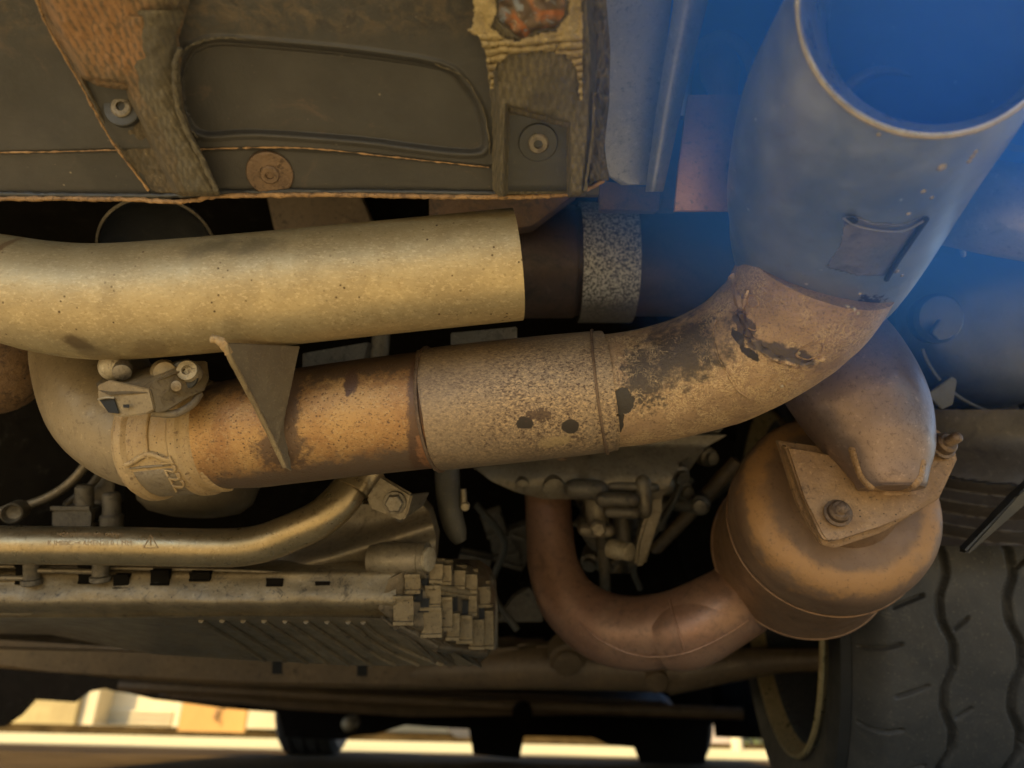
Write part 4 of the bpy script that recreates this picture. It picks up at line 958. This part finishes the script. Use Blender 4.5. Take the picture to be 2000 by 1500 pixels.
for k in range(26):
    x, y = random.uniform(1120, 1400), random.uniform(870, 1110)
    if y > 1000 and x > 1300: continue
    d = random.uniform(.80, .92); a = random.uniform(0, 180); t_ = random.random()
    if t_ < .35:
        rr_ = random.uniform(12, 20); dx, dy = math.cos(R(a)) * 26, math.sin(R(a)) * 26
        tube('case_web', [(x - dx, y - dy, d + .01, rr_ * .8), (x - dx * .8, y - dy * .8, d, rr_), (x + dx * .8, y + dy * .8, d, rr_ * .9), (x + dx, y + dy, d + .01, rr_ * .6)], random.choice((M_ALC, M_ALCD)), gb, 14, 4)
    elif t_ < .7:
        dx, dy = math.cos(R(a)) * random.uniform(30, 70), math.sin(R(a)) * random.uniform(20, 60)
        tube('case_pipe', [(x - dx, y - dy, d, 7), (x, y + random.uniform(-8, 8), d - .01, 8), (x + dx, y + dy, d + .02, 7)], random.choice((M_ALC, M_ALCD, M_RUB)), gb, 12, 5)
    else: lathe('case_bolt', P(x, y, d), CZ + CX * random.uniform(-.4, .4) - CY * random.uniform(0, .5), [(-.02, .012), (0, .011), (.002, .008), (.008, .0075), (.009, .003)], random.choice((M_ALC, M_BOLTG)), gb, 14)
for k in range(7):
    x = 930 + k * 26 + random.uniform(-8, 8); y = 1010 + random.uniform(0, 130)
    pbox('engine_bracket', x, y, 1.05, random.uniform(20, 46), random.uniform(26, 80), .03, M_ALCD, gb, bev=.006, rot=random.uniform(-30, 30))
tube('wire_loom', [(930, 985, .92, 7), (985, 1060, .94, 7), (960, 1150, .95, 7), (1010, 1230, .95, 7)], M_RUB, gb, 10, 8)
tube('wire_loom', [(1290, 860, .84, 6), (1330, 930, .83, 6), (1300, 1010, .84, 6), (1240, 1100, .86, 6), (1250, 1150, .88, 6)], M_RUB, gb, 10, 8)
tube('case_back', [(1060, 1060, 1.02, 90), (1180, 1130, 1.02, 120), (1320, 1120, 1.02, 90)], M_VOID, gb, 32, 6)
hs = thing('breather_hose', 'grey green rubber hose end hanging beside the gearbox', 'hose', P(900, 1050, .66))
tube('hose', [(872, 870, .68, 24), (874, 940, .67, 24), (880, 1000, .66, 23), (892, 1040, .66, 20), (900, 1058, .66, 12)], M_RUB, hs, 24, 6)
tube('hose_clip', [(905, 955, .66, 6), (906, 985, .66, 7)], M_ALC, hs, 12, 3)
lathe('clip_screw', P(908, 990, .655), CZ, [(-.008, .004), (0, .004), (.001, .003)], M_PALE, hs, 10)
# axle shafts and links behind
for i, (pts, lab) in enumerate((([(1235, 1120, .98, 11), (1340, 1010, .96, 13), (1440, 900, .94, 15)], 'brown drive shaft link lit on its lower edge, rising toward the converter'),
                   ([(1270, 1060, 1.05, 9), (1400, 960, 1.03, 10), (1480, 880, 1.0, 11)], 'thin dark link rod above the brown drive shaft link'))):
    o = tube('suspension_link', pts, M_BEAM if i == 0 else M_ALCD, None, 20, 5); tag(o, lab, 'suspension link')
o = plate('triangular_stay', [(1000, 1170), (1060, 1130), (1060, 1215), (970, 1215)], .02, M_ALCD, None, d=.98); tag(o, 'dim triangular stay plate between oil pan and bent pipe', 'stay')

# ------------------------------------------------------------------ oil pan with fins
op = thing('oil_pan', 'oily ribbed engine oil pan with castellated cooling fins at its corner', 'oil pan', P(600, 1290, .60))
patch('pan_flange', [(1095, -300), (1220, -300)], [(1095, 860), (1130, 775), (1220, 770)], 1106, 1206,
      lambda px, py, u: .60 - .012 * ss(1106, 1120, py) - .010 * ss(1110, 1178, py) + .016 * ss(1176, 1206, py) + .0015 * mnoise.noise(Vector((px * .012, py * .03, 0))), M_PANS, op, 160, 26, .03)
wtube('gasket_line', [P(-250, 1104, .590), P(0, 1106, .590), P(260, 1110, .590), P(500, 1116, .590), (P(640, 1128, .590)), P(735, 1134, .590), P(775, 1122, .590)], .0016, M_ALC, op, 8, 8)
for (x, y, w_, h_) in ((46, 1122, 26, 32), (168, 1122, 24, 30), (236, 1136, 24, 22), (312, 1128, 30, 24), (390, 1126, 34, 12), (536, 1137, 26, 10), (630, 1148, 22, 20)):
    pbox('flange_notch', x, y, .583, w_, h_, .004, M_VOID, op, bev=.0012)
for (x, y) in ((62, 1128), (196, 1122)):
    lathe('pan_bolt', P(x, y + 14, .582), CY, [(0, .007), (.001, .0078), (.004, .0078), (.005, .006), (.018, .006)], M_ALCD, op, 20)
wtube('flange_rail', [P(70, 1114, .582), P(130, 1115, .582), P(200, 1117, .582)], .0022, M_ALC, op, 8, 4)
wtube('flange_rail', [P(-200, 1127, .582), P(-60, 1128, .582), P(50, 1129, .582)], .0022, M_ALC, op, 8, 4)
# flange_end wall at far left, paler block
plate('pan_end', [(-300, 1138, .585), (60, 1138, .585), (82, 1142, .585), (80, 1196, .590), (60, 1206, .592), (-300, 1206, .592)], .02, M_PANS, op, .002)
# belly surface sloping away under the flange
top = [(-300, 1204, .595), (100, 1204, .593), (300, 1204, .591), (500, 1204, .590), (700, 1206, .588), (775, 1208, .586)]
bot = [(-300, 1230, .95), (100, 1240, .90), (300, 1278, .80), (500, 1290, .75), (700, 1300, .69), (930, 1300, .63)]
V = []; Fc = []; nx, ny = 80, 16
for i in range(nx + 1):
    s_ = i / nx * (len(top) - 1); k = min(int(s_), len(top) - 2); f = s_ - k
    a = [top[k][q] * (1 - f) + top[k + 1][q] * f for q in range(3)]; b = [bot[k][q] * (1 - f) + bot[k + 1][q] * f for q in range(3)]
    for j in range(ny + 1):
        t = j / ny; V.append(P(a[0] + (b[0] - a[0]) * t, a[1] + (b[1] - a[1]) * t, a[2] + (b[2] - a[2]) * t))
for i in range(nx):
    for j in range(ny): a = i * (ny + 1) + j; Fc.append((a, a + 1, a + ny + 2, a + ny + 1))
mesh('belly', V, Fc, M_PANB, op)

# diagonal ribs on the belly
def bell(s_, t, lift=.004):
    s_ *= (len(top) - 1); k = min(int(s_), len(top) - 2); f = s_ - k
    a = [top[k][q] * (1 - f) + top[k + 1][q] * f for q in range(3)]; b = [bot[k][q] * (1 - f) + bot[k + 1][q] * f for q in range(3)]
    return P(a[0] + (b[0] - a[0]) * t, a[1] + (b[1] - a[1]) * t, a[2] + (b[2] - a[2]) * t - lift)
for k in range(9):
    s0 = .48 + k * .041
    wtube('belly_rib', [bell(min(.999, s0 + q * .14), q, .0006) for q in np.linspace(.09, .98, 6)], .0024, M_PANB, op, 6, 2)
# corner block with castellated fins
def dblk(px, py, u):
    t = (px - 735) / 235
    return .580 + .085 * t * t + .022 * ss(1195 + 70 * t, 1300, py) + .010 * ss(.85, 1, u) + .0012 * mnoise.noise(Vector((px * .03, py * .03, 2)))
patch('corner_casting', [(1112, 800), (1130, 760), (1190, 738), (1215, 770), (1260, 830), (1300, 880)], [(1112, 930), (1130, 955), (1160, 968), (1250, 966), (1280, 955), (1302, 925)], 1114, 1300, dblk, M_PAN, op, 60, 50, .04)
def lug(x, y0, y1, w_, mat=None):
    """squarish cast lug standing a little proud of the corner casting"""
    pbox('cooling_fin', x, (y0 + y1) / 2, dblk(x, (y0 + y1) / 2, .5) - .0045, w_ * .98, (y1 - y0) * .96, .016, mat or M_PANS, op, bev=.0026, rot=random.uniform(-4, 2))
for a in ((788, 1168, 1214, 27), (842, 1190, 1238, 30), (869, 1170, 1225, 17), (884, 1202, 1244, 15), (907, 1206, 1250, 20), (930, 1214, 1262, 18), (950, 1196, 1262, 16),
          (806, 1126, 1152, 18), (846, 1148, 1180, 18), (852, 1106, 1132, 13), (871, 1108, 1136, 11), (898, 1118, 1144, 11), (919, 1126, 1152, 14), (918, 1168, 1196, 15), (945, 1150, 1180, 14)):
    lug(*a)
def bar(x0, y0, x1, y1, w_, mat):
    tube('cast_bridge', [(x0, y0, dblk(x0, y0, .5) - .004, w_), (x1, y1, dblk(x1, y1, .5) - .004, w_)], mat, op, 12, 4)
bar(842, 1144, 928, 1160, 8, M_PANS); bar(858, 1157, 926, 1168, 5, M_PANS); bar(775, 1222, 850, 1262, 9, M_PAN); bar(850, 1262, 945, 1276, 10, M_PAN)
for (x, y, w_, h_) in ((812, 1165, 20, 16), (826, 1182, 18, 22), (862, 1186, 12, 40), (905, 1186, 14, 24), (938, 1196, 12, 26), (885, 1178, 12, 26), (826, 1132, 14, 18)):
    pbox('cast_slot', x, y, dblk(x, y, .5) - .0012, w_, h_, .004, M_BLACK, op, bev=.001)
for k in range(5):
    xa = 745 + k * 30; ya = 1206 + k * 12; xb = 850 + k * 22; yb = 1292 + k * 2
    tube('corner_rib', [(xa, ya, dblk(xa, ya, .5) - .001, 4), ((xa + xb) / 2 + 6, (ya + yb) / 2, dblk((xa + xb) / 2, (ya + yb) / 2, .5) - .002, 5), (xb, yb, dblk(xb, yb, .5) + .002, 4)], M_PAN, op, 8, 5)
plate('side_cover', [(930, 1128, .665), (965, 1128, .68), (972, 1190, .68), (972, 1270, .68), (925, 1275, .67)], .02, M_ALCD, op, .002)

# ------------------------------------------------------------------ subframe beams behind
sf = thing('subframe', 'brown subframe crossbeam with two slots and round bolts', 'subframe', P(700, 1330, 1.15))
V = []; Fc = []
def beam(name, pts, hh, dep, mat, parent):
    """pts (px,py,d); rounded bar of half height hh px"""
    return tube(name, [(a, b, d, hh if not isinstance(hh, list) else hh[i]) for i, (a, b, d) in enumerate(pts)], mat, parent, 20, 8)
beam('beam', [(-300, 1262, 1.25), (100, 1285, 1.22), (350, 1302, 1.2), (640, 1308, 1.17), (900, 1308, 1.15), (1080, 1302, 1.13), (1320, 1308, 1.12)], [18, 26, 30, 34, 36, 42, 42], 0, M_BEAM, sf)
plate('beam_face', [(-100, 1250), (300, 1274), (520, 1282), (720, 1284), (1000, 1264), (1080, 1262), (1080, 1342), (900, 1338), (500, 1332), (100, 1312), (-100, 1300)], .05, M_BEAM, sf, .012, d=1.13)
for (x, y) in ((541, 1302), (707, 1306)):
    pbox('slot', x, y, 1.129, 17, 26, .002, M_BLACK, sf, bev=.0009)
for (x, y, r) in ((1108, 1290, .021), (1281, 1325, .018)):
    lathe('bush', P(x, y, 1.095), CZ - CY * .3, [(-.03, r * 1.3), (.0, r * 1.3), (.002, r), (.010, r * .95), (.012, r * .5), (.012, 0)], M_BEAM, sf, 28)
plate('beam_plate', [(1040, 1265), (1180, 1255), (1330, 1290), (1320, 1345), (1180, 1340), (1050, 1335)], .03, M_BEAM, sf, .006, d=1.12)
for (x, y, r) in ((1108, 1292, .020), (1279, 1322, .020)):
    lathe('beam_bolt', P(x, y, 1.118), CZ, [(0, r), (.004, r), (.005, r * .8), (.014, r * .75), (.016, r * .5), (.016, 0)], M_BEAM, sf, 24)
la = tube('control_arm', [(1300, 1318, 1.12, 38), (1420, 1300, 1.10, 32), (1520, 1290, 1.08, 24), (1640, 1288, 1.05, 22)], M_BEAM, None, 20, 6); tag(la, 'dark control arm running from the subframe to the wheel', 'control arm')
um = thing('front_undertray', 'dark undertray under the car front, its uneven lower edge against daylight', 'undertray', P(700, 1400, 3.0))
sil = [(-420, 1430), (10, 1420), (58, 1366), (148, 1372), (172, 1352), (205, 1345), (222, 1350), (250, 1354), (300, 1366), (360, 1373), (440, 1384), (545, 1392), (556, 1440), (668, 1445), (692, 1438), (742, 1432), (792, 1416), (838, 1420), (916, 1424), (924, 1474), (1015, 1482), (1024, 1438), (1158, 1441), (1190, 1456), (1238, 1460), (1250, 1490), (1378, 1492), (1384, 1416), (1424, 1408), (1440, 1412), (1455, 1425), (1485, 1432), (1500, 1455), (1530, 1520), (1800, 1520), (1800, 1300), (-420, 1230)]
plate('lower_tray', sil, .12, M_VOID, um, .0, d=3.3)
plate('tray_step', [(560, 1332), (620, 1340), (1300, 1372), (1330, 1400), (800, 1400), (560, 1385), (300, 1362)], .10, M_BEAM, um, .01, d=2.6)
beam('cross_tube', [(236, 1338, 2.3), (340, 1344, 2.3), (500, 1352, 2.3), (900, 1374, 2.3), (1450, 1394, 2.3)], 12, 0, M_BEAM, um)
lathe('round_boss', P(1020, 1388, 2.2), CZ, [(0, .03), (.02, .03), (.02, 0)], M_VOID, um, 20)

# front wheels far away
def simple_wheel(cx, cy, wd, rad, label):
    t = thing('front_wheel', label, 'wheel', (cx, cy, 0), 'front wheels of the car')
    prof = [(-wd / 2, rad * .62), (-wd / 2, rad * .9), (-wd / 2 + .02, rad * .985), (-wd * .33, rad)]
    for g_ in (-.22, 0, .22): prof += [(wd * g_ - .007, rad), (wd * g_ - .006, rad - .012), (wd * g_ + .006, rad - .012), (wd * g_ + .007, rad)]
    prof += [(wd * .33, rad), (wd / 2 - .02, rad * .985), (wd / 2, rad * .9), (wd / 2, rad * .62)]
    lathe('tyre', (cx, cy, rad), (1, 0, 0), prof, M_TYR, t, 64)
    lathe('rim', (cx, cy, rad), (1, 0, 0), [(-wd / 2 + .01, rad * .63), (-wd / 2 + .05, rad * .5), (wd / 2 - .04, rad * .45), (wd / 2 - .02, .0)], M_ALCD, t, 48)
M_TYR = dirty('tyre_rubber', (.030, .029, .027), (.058, .052, .044), (.13, .11, .085), .68, 0, 12, 320, (.58, .75), .3, .06)
q = P(612, 1450, 3.6); simple_wheel(q.x, q.y, .27, .32, 'far front wheel beyond the crossbeam, beside the orange board')
q = P(1312, 1470, 3.6); simple_wheel(q.x, q.y, .30, .32, 'far front wheel between the parked car and the planted wall')
o = lathe('ball_joint', P(683, 1414, 3.0), CZ - CX * .5, [(-.04, .02)] + [(.032 * math.sin(t), .032 * math.cos(t)) for t in np.linspace(-1.1, 1.5, 10)], M_PALE, None, 24); tag(o, 'small pale ball joint beside the left front wheel', 'ball joint')

# ------------------------------------------------------------------ rear tyre, real tread geometry
wc = Vector((.375, 1.03, .335)); RT = .335; WD = .30
rw = thing('rear_wheel', 'wide black rear tyre with wavy tread grooves and gold rim lip', 'wheel', (wc.x + WD / 2, wc.y, 0))
rw.rotation_euler.z = R(-7.4)
na, nw = 1500, 190
th = np.linspace(R(95), R(300), na); tw = np.linspace(0, 1, nw)
TT, WW = np.meshgrid(th, tw, indexing='ij'); X = WW * WD
rr = RT - .030 * np.clip((.030 - X) / .030, 0, 1) ** 2 - .030 * np.clip((X - (WD - .030)) / .030, 0, 1) ** 2 - .004 * ((X - WD / 2) / (WD / 2)) ** 2
arc = TT * RT; depth = np.zeros_like(rr)
def sst(a, b, x): t = np.clip((x - a) / (b - a), 0, 1); return t * t * (3 - 2 * t)
per = .085
tri_ = np.abs(((arc / per) % 1) * 2 - 1)           # zigzag
zig = sst(.15, .85, tri_) * .009
for g_, wdt in ((.078, .0042), (.137, .0045), (.196, .0045), (.245, .004)):
    c_ = g_ + zig - .0045; depth = np.maximum(depth, (1 - sst(wdt * .55, wdt * 1.0, np.abs(X - c_))) * .0095)
def sipe(x0, x1, off, slope, wid=.0019, dp=.006):
    global depth
    ph = ((arc + (X - x0) * slope - off) / per) % 1; dd = np.abs(ph - .5) * per
    m_ = (1 - sst(wid * .6, wid * 1.4, dd)) * sst(x0, x0 + .004, X) * (1 - sst(x1 - .004, x1, X))
    depth = np.maximum(depth, m_ * dp)
sipe(.030, .062, .000, .42); sipe(.004, .040, .043, .30); sipe(.083, .100, .020, .8); sipe(.142, .160, .05, .8); sipe(.2, .222, .01, .8)
rr = rr - depth
V = [(wc.x + X[i, j], wc.y + rr[i, j] * math.cos(th[i]), wc.z + rr[i, j] * math.sin(th[i])) for i in range(na) for j in range(nw)]
Fc = [(i * nw + j, i * nw + j + 1, (i + 1) * nw + j + 1, (i + 1) * nw + j) for i in range(na - 1) for j in range(nw - 1)]
me = bpy.data.meshes.new('tread'); me.from_pydata(V, [], Fc); me.update(); me.materials.append(M_TYR)
for p_ in me.polygons: p_.use_smooth = True
o = bpy.data.objects.new('tread', me); S.collection.objects.link(o); o.parent = rw; o.location = -Vector(rw.location)
M_SIDE = dirty('dark_sidewall_rubber', (.012, .012, .012), (.018, .017, .016), (.025, .023, .02), .6, 0, 12, 320, (.6, .75), .2, .06)  # sidewall rubber in a darker tone than the tread
def sideprof(sg):
    x0 = wc.x if sg < 0 else wc.x + WD
    return [(0, .230), (-.006, .252), (-.012, .280), (-.008, .298), (.0, .3045), (.004, .300), (.02, .245), (.01, .230)]
lathe('sidewall', wc, (1, 0, 0), sideprof(-1), M_SIDE, rw, 128, cap=False)
lathe('sidewall', (wc.x + WD, wc.y, wc.z), (-1, 0, 0), sideprof(1), M_SIDE, rw, 128, cap=False)
M_RIM = dirty('gold_rim_lip', (.70, .54, .28), (.58, .44, .22), (.25, .2, .12), .35, .7, 20, 200, (.6, .75), .1)  # gold-coloured metal of the rim lip
M_RIMD = dirty('dark_rim_barrel', (.13, .14, .17), (.10, .11, .13), (.06, .06, .06), .45, .5, 10, 120)
rm = lathe('rim', wc, (1, 0, 0), [(-.004, .231), (-.008, .230), (-.009, .227), (-.004, .223), (.01, .219), (.02, .214)], M_RIM, rw, 128, cap=False)
lathe('rim_barrel', wc, (1, 0, 0), [(.014, .2165), (.02, .214), (.10, .208), (.22, .205), (.24, .18), (.245, .06), (.24, .0)], M_RIMD, rw, 96, cap=False)
lathe('brake_disc', wc, (1, 0, 0), [(.09, .06), (.09, .165), (.11, .165), (.11, .06), (.09, .06)], M_ALCD, rw, 64, cap=False)

# ribbed wheel liner and strap right
wl = thing('wheel_liner', 'ribbed grey brown wheel arch liner above the rear tyre', 'wheel liner', P(1920, 1050, .66))
def dl(px, py, u):
    yy = py - (px - 1800) * .10 + .0006 * (px - 1930) ** 2
    return .71 - .07 * math.sin(math.pi * .5 * u) + .000002 * (px - 1900) ** 2 * .1 - .008 * (abs(((yy - 930) / 46) % 1 - .5) * 2 if yy > 930 else 0) * 1.0 + .02 * ss(940, 830, yy)
patch('liner_sheet', [(800, 1700), (1070, 1700)], [(800, 2200), (1070, 2200)], 800, 1066, dl, M_GRY, wl, 60, 80, .004)
wl.children[0].data.materials[0] = dirty('liner_grey', (.075, .062, .056), (.055, .047, .043), (.035, .03, .03), .55, .2, 10, 160)
plate('liner_strap', [(1893, 1085), (1884, 1078), (1990, 968), (2060, 900), (2080, 920)], .012, M_PLAB, wl, .002, d=.60)

# ------------------------------------------------------------------ far background beyond the car
def stucco(name, a, b, sc=3):
    m = Mat(name); c = m.mix(m.ramp(m.noise(sc, 6, .65), .35, .65), a, b)
    return m.out(c, .85, 0, m.noise(sc * 6, 6), .5, .02)
def G(px, y):
    d = y / math.cos(PITCH)
    for _ in range(6):
        q = P(px, 1410 + (px - 1000) * .0227, d); d *= y / q.y
    return P(px, 1410 + (px - 1000) * .0227, d).x
def upright(name, px0, px1, y, h, th, mat, label, cat, z0=0, parent=None, group=None):
    x0, x1 = G(px0, y), G(px1, y)
    o = wbox(name, ((x0 + x1) / 2, y + th / 2, z0 + h / 2), (x1 - x0, th, h), mat, parent, .01)
    if label: tag(o, label, cat, group)
    return o
M_ST = stucco('rough_yellow_stone', (.62, .54, .30), (.40, .34, .18), 1.2)
M_WH = stucco('white_render', (.80, .76, .62), (.72, .68, .54), .8)
M_OR = stucco('orange_board', (.70, .42, .14), (.60, .36, .12), .7)
M_PK = stucco('pinkish_render', (.66, .58, .50), (.60, .52, .45), .8)
upright('stone_wall', -500, 150, 12.5, 3, .3, M_ST, 'rough yellow stone wall beyond the car, at the far left', 'wall')
ga = thing('garage', 'bright white garage with a recessed shutter between stone wall and orange board', 'garage', (G(250, 12.8), 12.8, 0))
upright('garage_wall', 152, 352, 13.1, 3, .3, M_WH, None, None, 0, ga)
upright('side_pier', 152, 186, 12.6, 3, .5, M_WH, None, None, 0, ga)
upright('side_pier', 340, 352, 12.6, 3, .5, M_WH, None, None, 0, ga)
for k in range(3): upright('shutter_slat', 188, 338, 13.04, .05, .06, M_WH, None, None, .09 + k * .075, ga)
upright('garage_step', 155, 350, 12.4, .07, .5, M_WH, None, None, 0, ga)
ob = thing('notice_board', 'orange board with small dark emblem leaning beyond the car', 'board', (G(415, 10.5), 10.5, 0))
upright('board', 352, 482, 10.5, 2.2, .06, M_OR, None, None, -.0, ob)
M_EMB = Mat('emblem_brown', .6).out((.16, .09, .03))
for (dx, z, s) in ((0, .27, .055), (.03, .33, .04), (-.02, .21, .05), (.04, .17, .035)):
    wbox('emblem', (G(425, 10.5) + dx, 10.47, z), (s, .03, s * .9), M_EMB, ob, .01)
upright('white_wall', 484, 700, 12.2, 3, .3, M_WH, 'plain white wall right of the orange board', 'wall')
upright('pale_wall', 700, 1000, 14.5, 3, .3, M_WH, 'pale wall between the two front wheels, bright in the sun', 'wall')
upright('garden_wall', 1000, 1330, 16, 3, .3, M_PK, 'shaded pinkish wall behind the parked car', 'wall')
upright('house_wall', 1330, 1434, 9.0, 3, .3, M_PK, 'pinkish house wall right of the right front wheel', 'wall')
upright('gate_post', 1434, 1441, 8.8, 3, .1, M_ALCD, 'thin grey gate post at the house wall corner', 'post')
lathe_b = lathe('bollard', (G(1436, 7.0), 7.0, 0), (0, 0, 1), [(0, .05), (.19, .045), (.22, .03), (.225, 0)], M_WH, None, 20); tag(lathe_b, 'white rounded bollard in front of the house wall', 'bollard')
def mk_hedge():
    m = Mat('shrub_leaves'); c = m.mix(m.ramp(m.noise(6, 5, .7), .4, .6), (.10, .14, .03), (.22, .24, .07)); return m.out(c, .7)
random.seed(11)
V = []; Fc = []; x0, x1 = G(1442, 8.8), G(1700, 8.8)
for k in range(5000):
    c = Vector((random.uniform(x0, x1), 8.9 + random.uniform(-.15, .4), random.uniform(0.02, 1.6))); s_ = random.uniform(.015, .04)
    a = Vector((random.gauss(0, 1), random.gauss(0, 1), random.gauss(0, 1))).normalized(); b = a.orthogonal().normalized()
    i = len(V); V += [c - a * s_, c + b * s_ * .5, c + a * s_, c - b * s_ * .5]; Fc.append((i, i + 1, i + 2, i + 3))
o = mesh('shrub', V, Fc, mk_hedge(), smooth=False); tag(o, 'green leafy shrub beside the rear tyre in daylight', 'shrub')
upright('back_wall', 1440, 1800, 9.6, 3, .2, M_PK, 'low wall behind the green shrub', 'wall')
# parked vehicles seen under the sill
def parked(name, px0, px1, y, mat, label, h=1.3, lamps=False):
    x0, x1 = G(px0, y), G(px1, y); L = x1 - x0; t = thing(name, label, 'car', ((x0 + x1) / 2, y, 0))
    prof = [(0, .18), (0, .55), (.06, .72), (.22, .80), (.34, 1.25), (.72, 1.30), (.88, .85), (1, .75), (1, .18)]
    V = []; 
    for yy, sc in ((y, 1), (y + .08, 1.02), (y + 1.5, 1.02), (y + 1.6, 1)):
        for (u, z) in prof: V.append((x0 + L * u, yy, z * (h / 1.3) * (1 if sc > 1 else .98)))
    n = len(prof); Fc = []
    for i in range(3):
        for k in range(n): k2 = (k + 1) % n; Fc.append((i * n + k, i * n + k2, (i + 1) * n + k2, (i + 1) * n + k))
    Fc.append(tuple(range(n))); Fc.append(tuple(3 * n + k for k in range(n)))
    mesh('body', V, Fc, mat, t, auto=30)
    for u in (.17, .83): lathe('wheel', (x0 + L * u, y - .02, .27), (0, 1, 0), [(0, .15), (.0, .26), (.02, .27), (.18, .27), (.18, 0)], M_TYR, t, 32)
    return t, x0, L
M_CARW = stucco('cream_car_paint', (.80, .74, .52), (.72, .66, .45), .5); M_CARG = stucco('silver_car_paint', (.50, .50, .50), (.42, .43, .45), .5)
parked('parked_car', 640, 960, 11.5, M_CARW, 'cream parked car glowing in the sun between the front wheels')
t, x0, L = parked('parked_car', 1000, 1300, 12.5, M_CARG, 'silver grey parked car with round lamps left of the right front wheel')
M_LMP = Mat('lamp_glass', .1, 0, .8).out((.75, .85, .95))
for u in (.12, .2, .5, .74, .9):
    lathe('lamp', (x0 + L * u, 12.5, .22), (0, -1, 0), [(0, .06), (.02, .06), (.05, .045), (.06, .0)], M_LMP, t, 20)

# ------------------------------------------------------------------ added blue volume standing in for lens flare round the tailpipe
hc = P(1790, -110, .40); HR = .275
bm = bmesh.new(); bmesh.ops.create_icosphere(bm, subdivisions=4, radius=HR); me = bpy.data.meshes.new('flare_haze')
bm.to_mesh(me); bm.free(); hz = bpy.data.objects.new('flare_haze', me); S.collection.objects.link(hz); hz.location = hc
hm = bpy.data.materials.new('blue_flare_volume'); hm.use_nodes = True; t_ = hm.node_tree; t_.nodes.clear()
on = t_.nodes.new('ShaderNodeOutputMaterial'); pv = t_.nodes.new('ShaderNodeVolumePrincipled')
tc = t_.nodes.new('ShaderNodeTexCoord'); ln = t_.nodes.new('ShaderNodeVectorMath'); ln.operation = 'LENGTH'
t_.links.new(tc.outputs['Object'], ln.inputs[0])
mr = t_.nodes.new('ShaderNodeMapRange'); mr.interpolation_type = 'SMOOTHERSTEP'; mr.inputs[1].default_value = HR; mr.inputs[2].default_value = .02
mr.inputs[3].default_value = 0; mr.inputs[4].default_value = 22.0
t_.links.new(ln.outputs['Value'], mr.inputs[0]); t_.links.new(mr.outputs[0], pv.inputs['Density'])
pv.inputs['Color'].default_value = (.07, .30, 1.0, 1); pv.inputs['Anisotropy'].default_value = 0
t_.links.new(pv.outputs[0], on.inputs['Volume']); me.materials.append(hm)
kind(hz, 'stuff'); hz['label'] = 'added blue volume imitating lens flare round the tailpipe tip'; hz['category'] = 'vapour'  # no real vapour, the volume only imitates lens flare
S.cycles.volume_bounces = 2
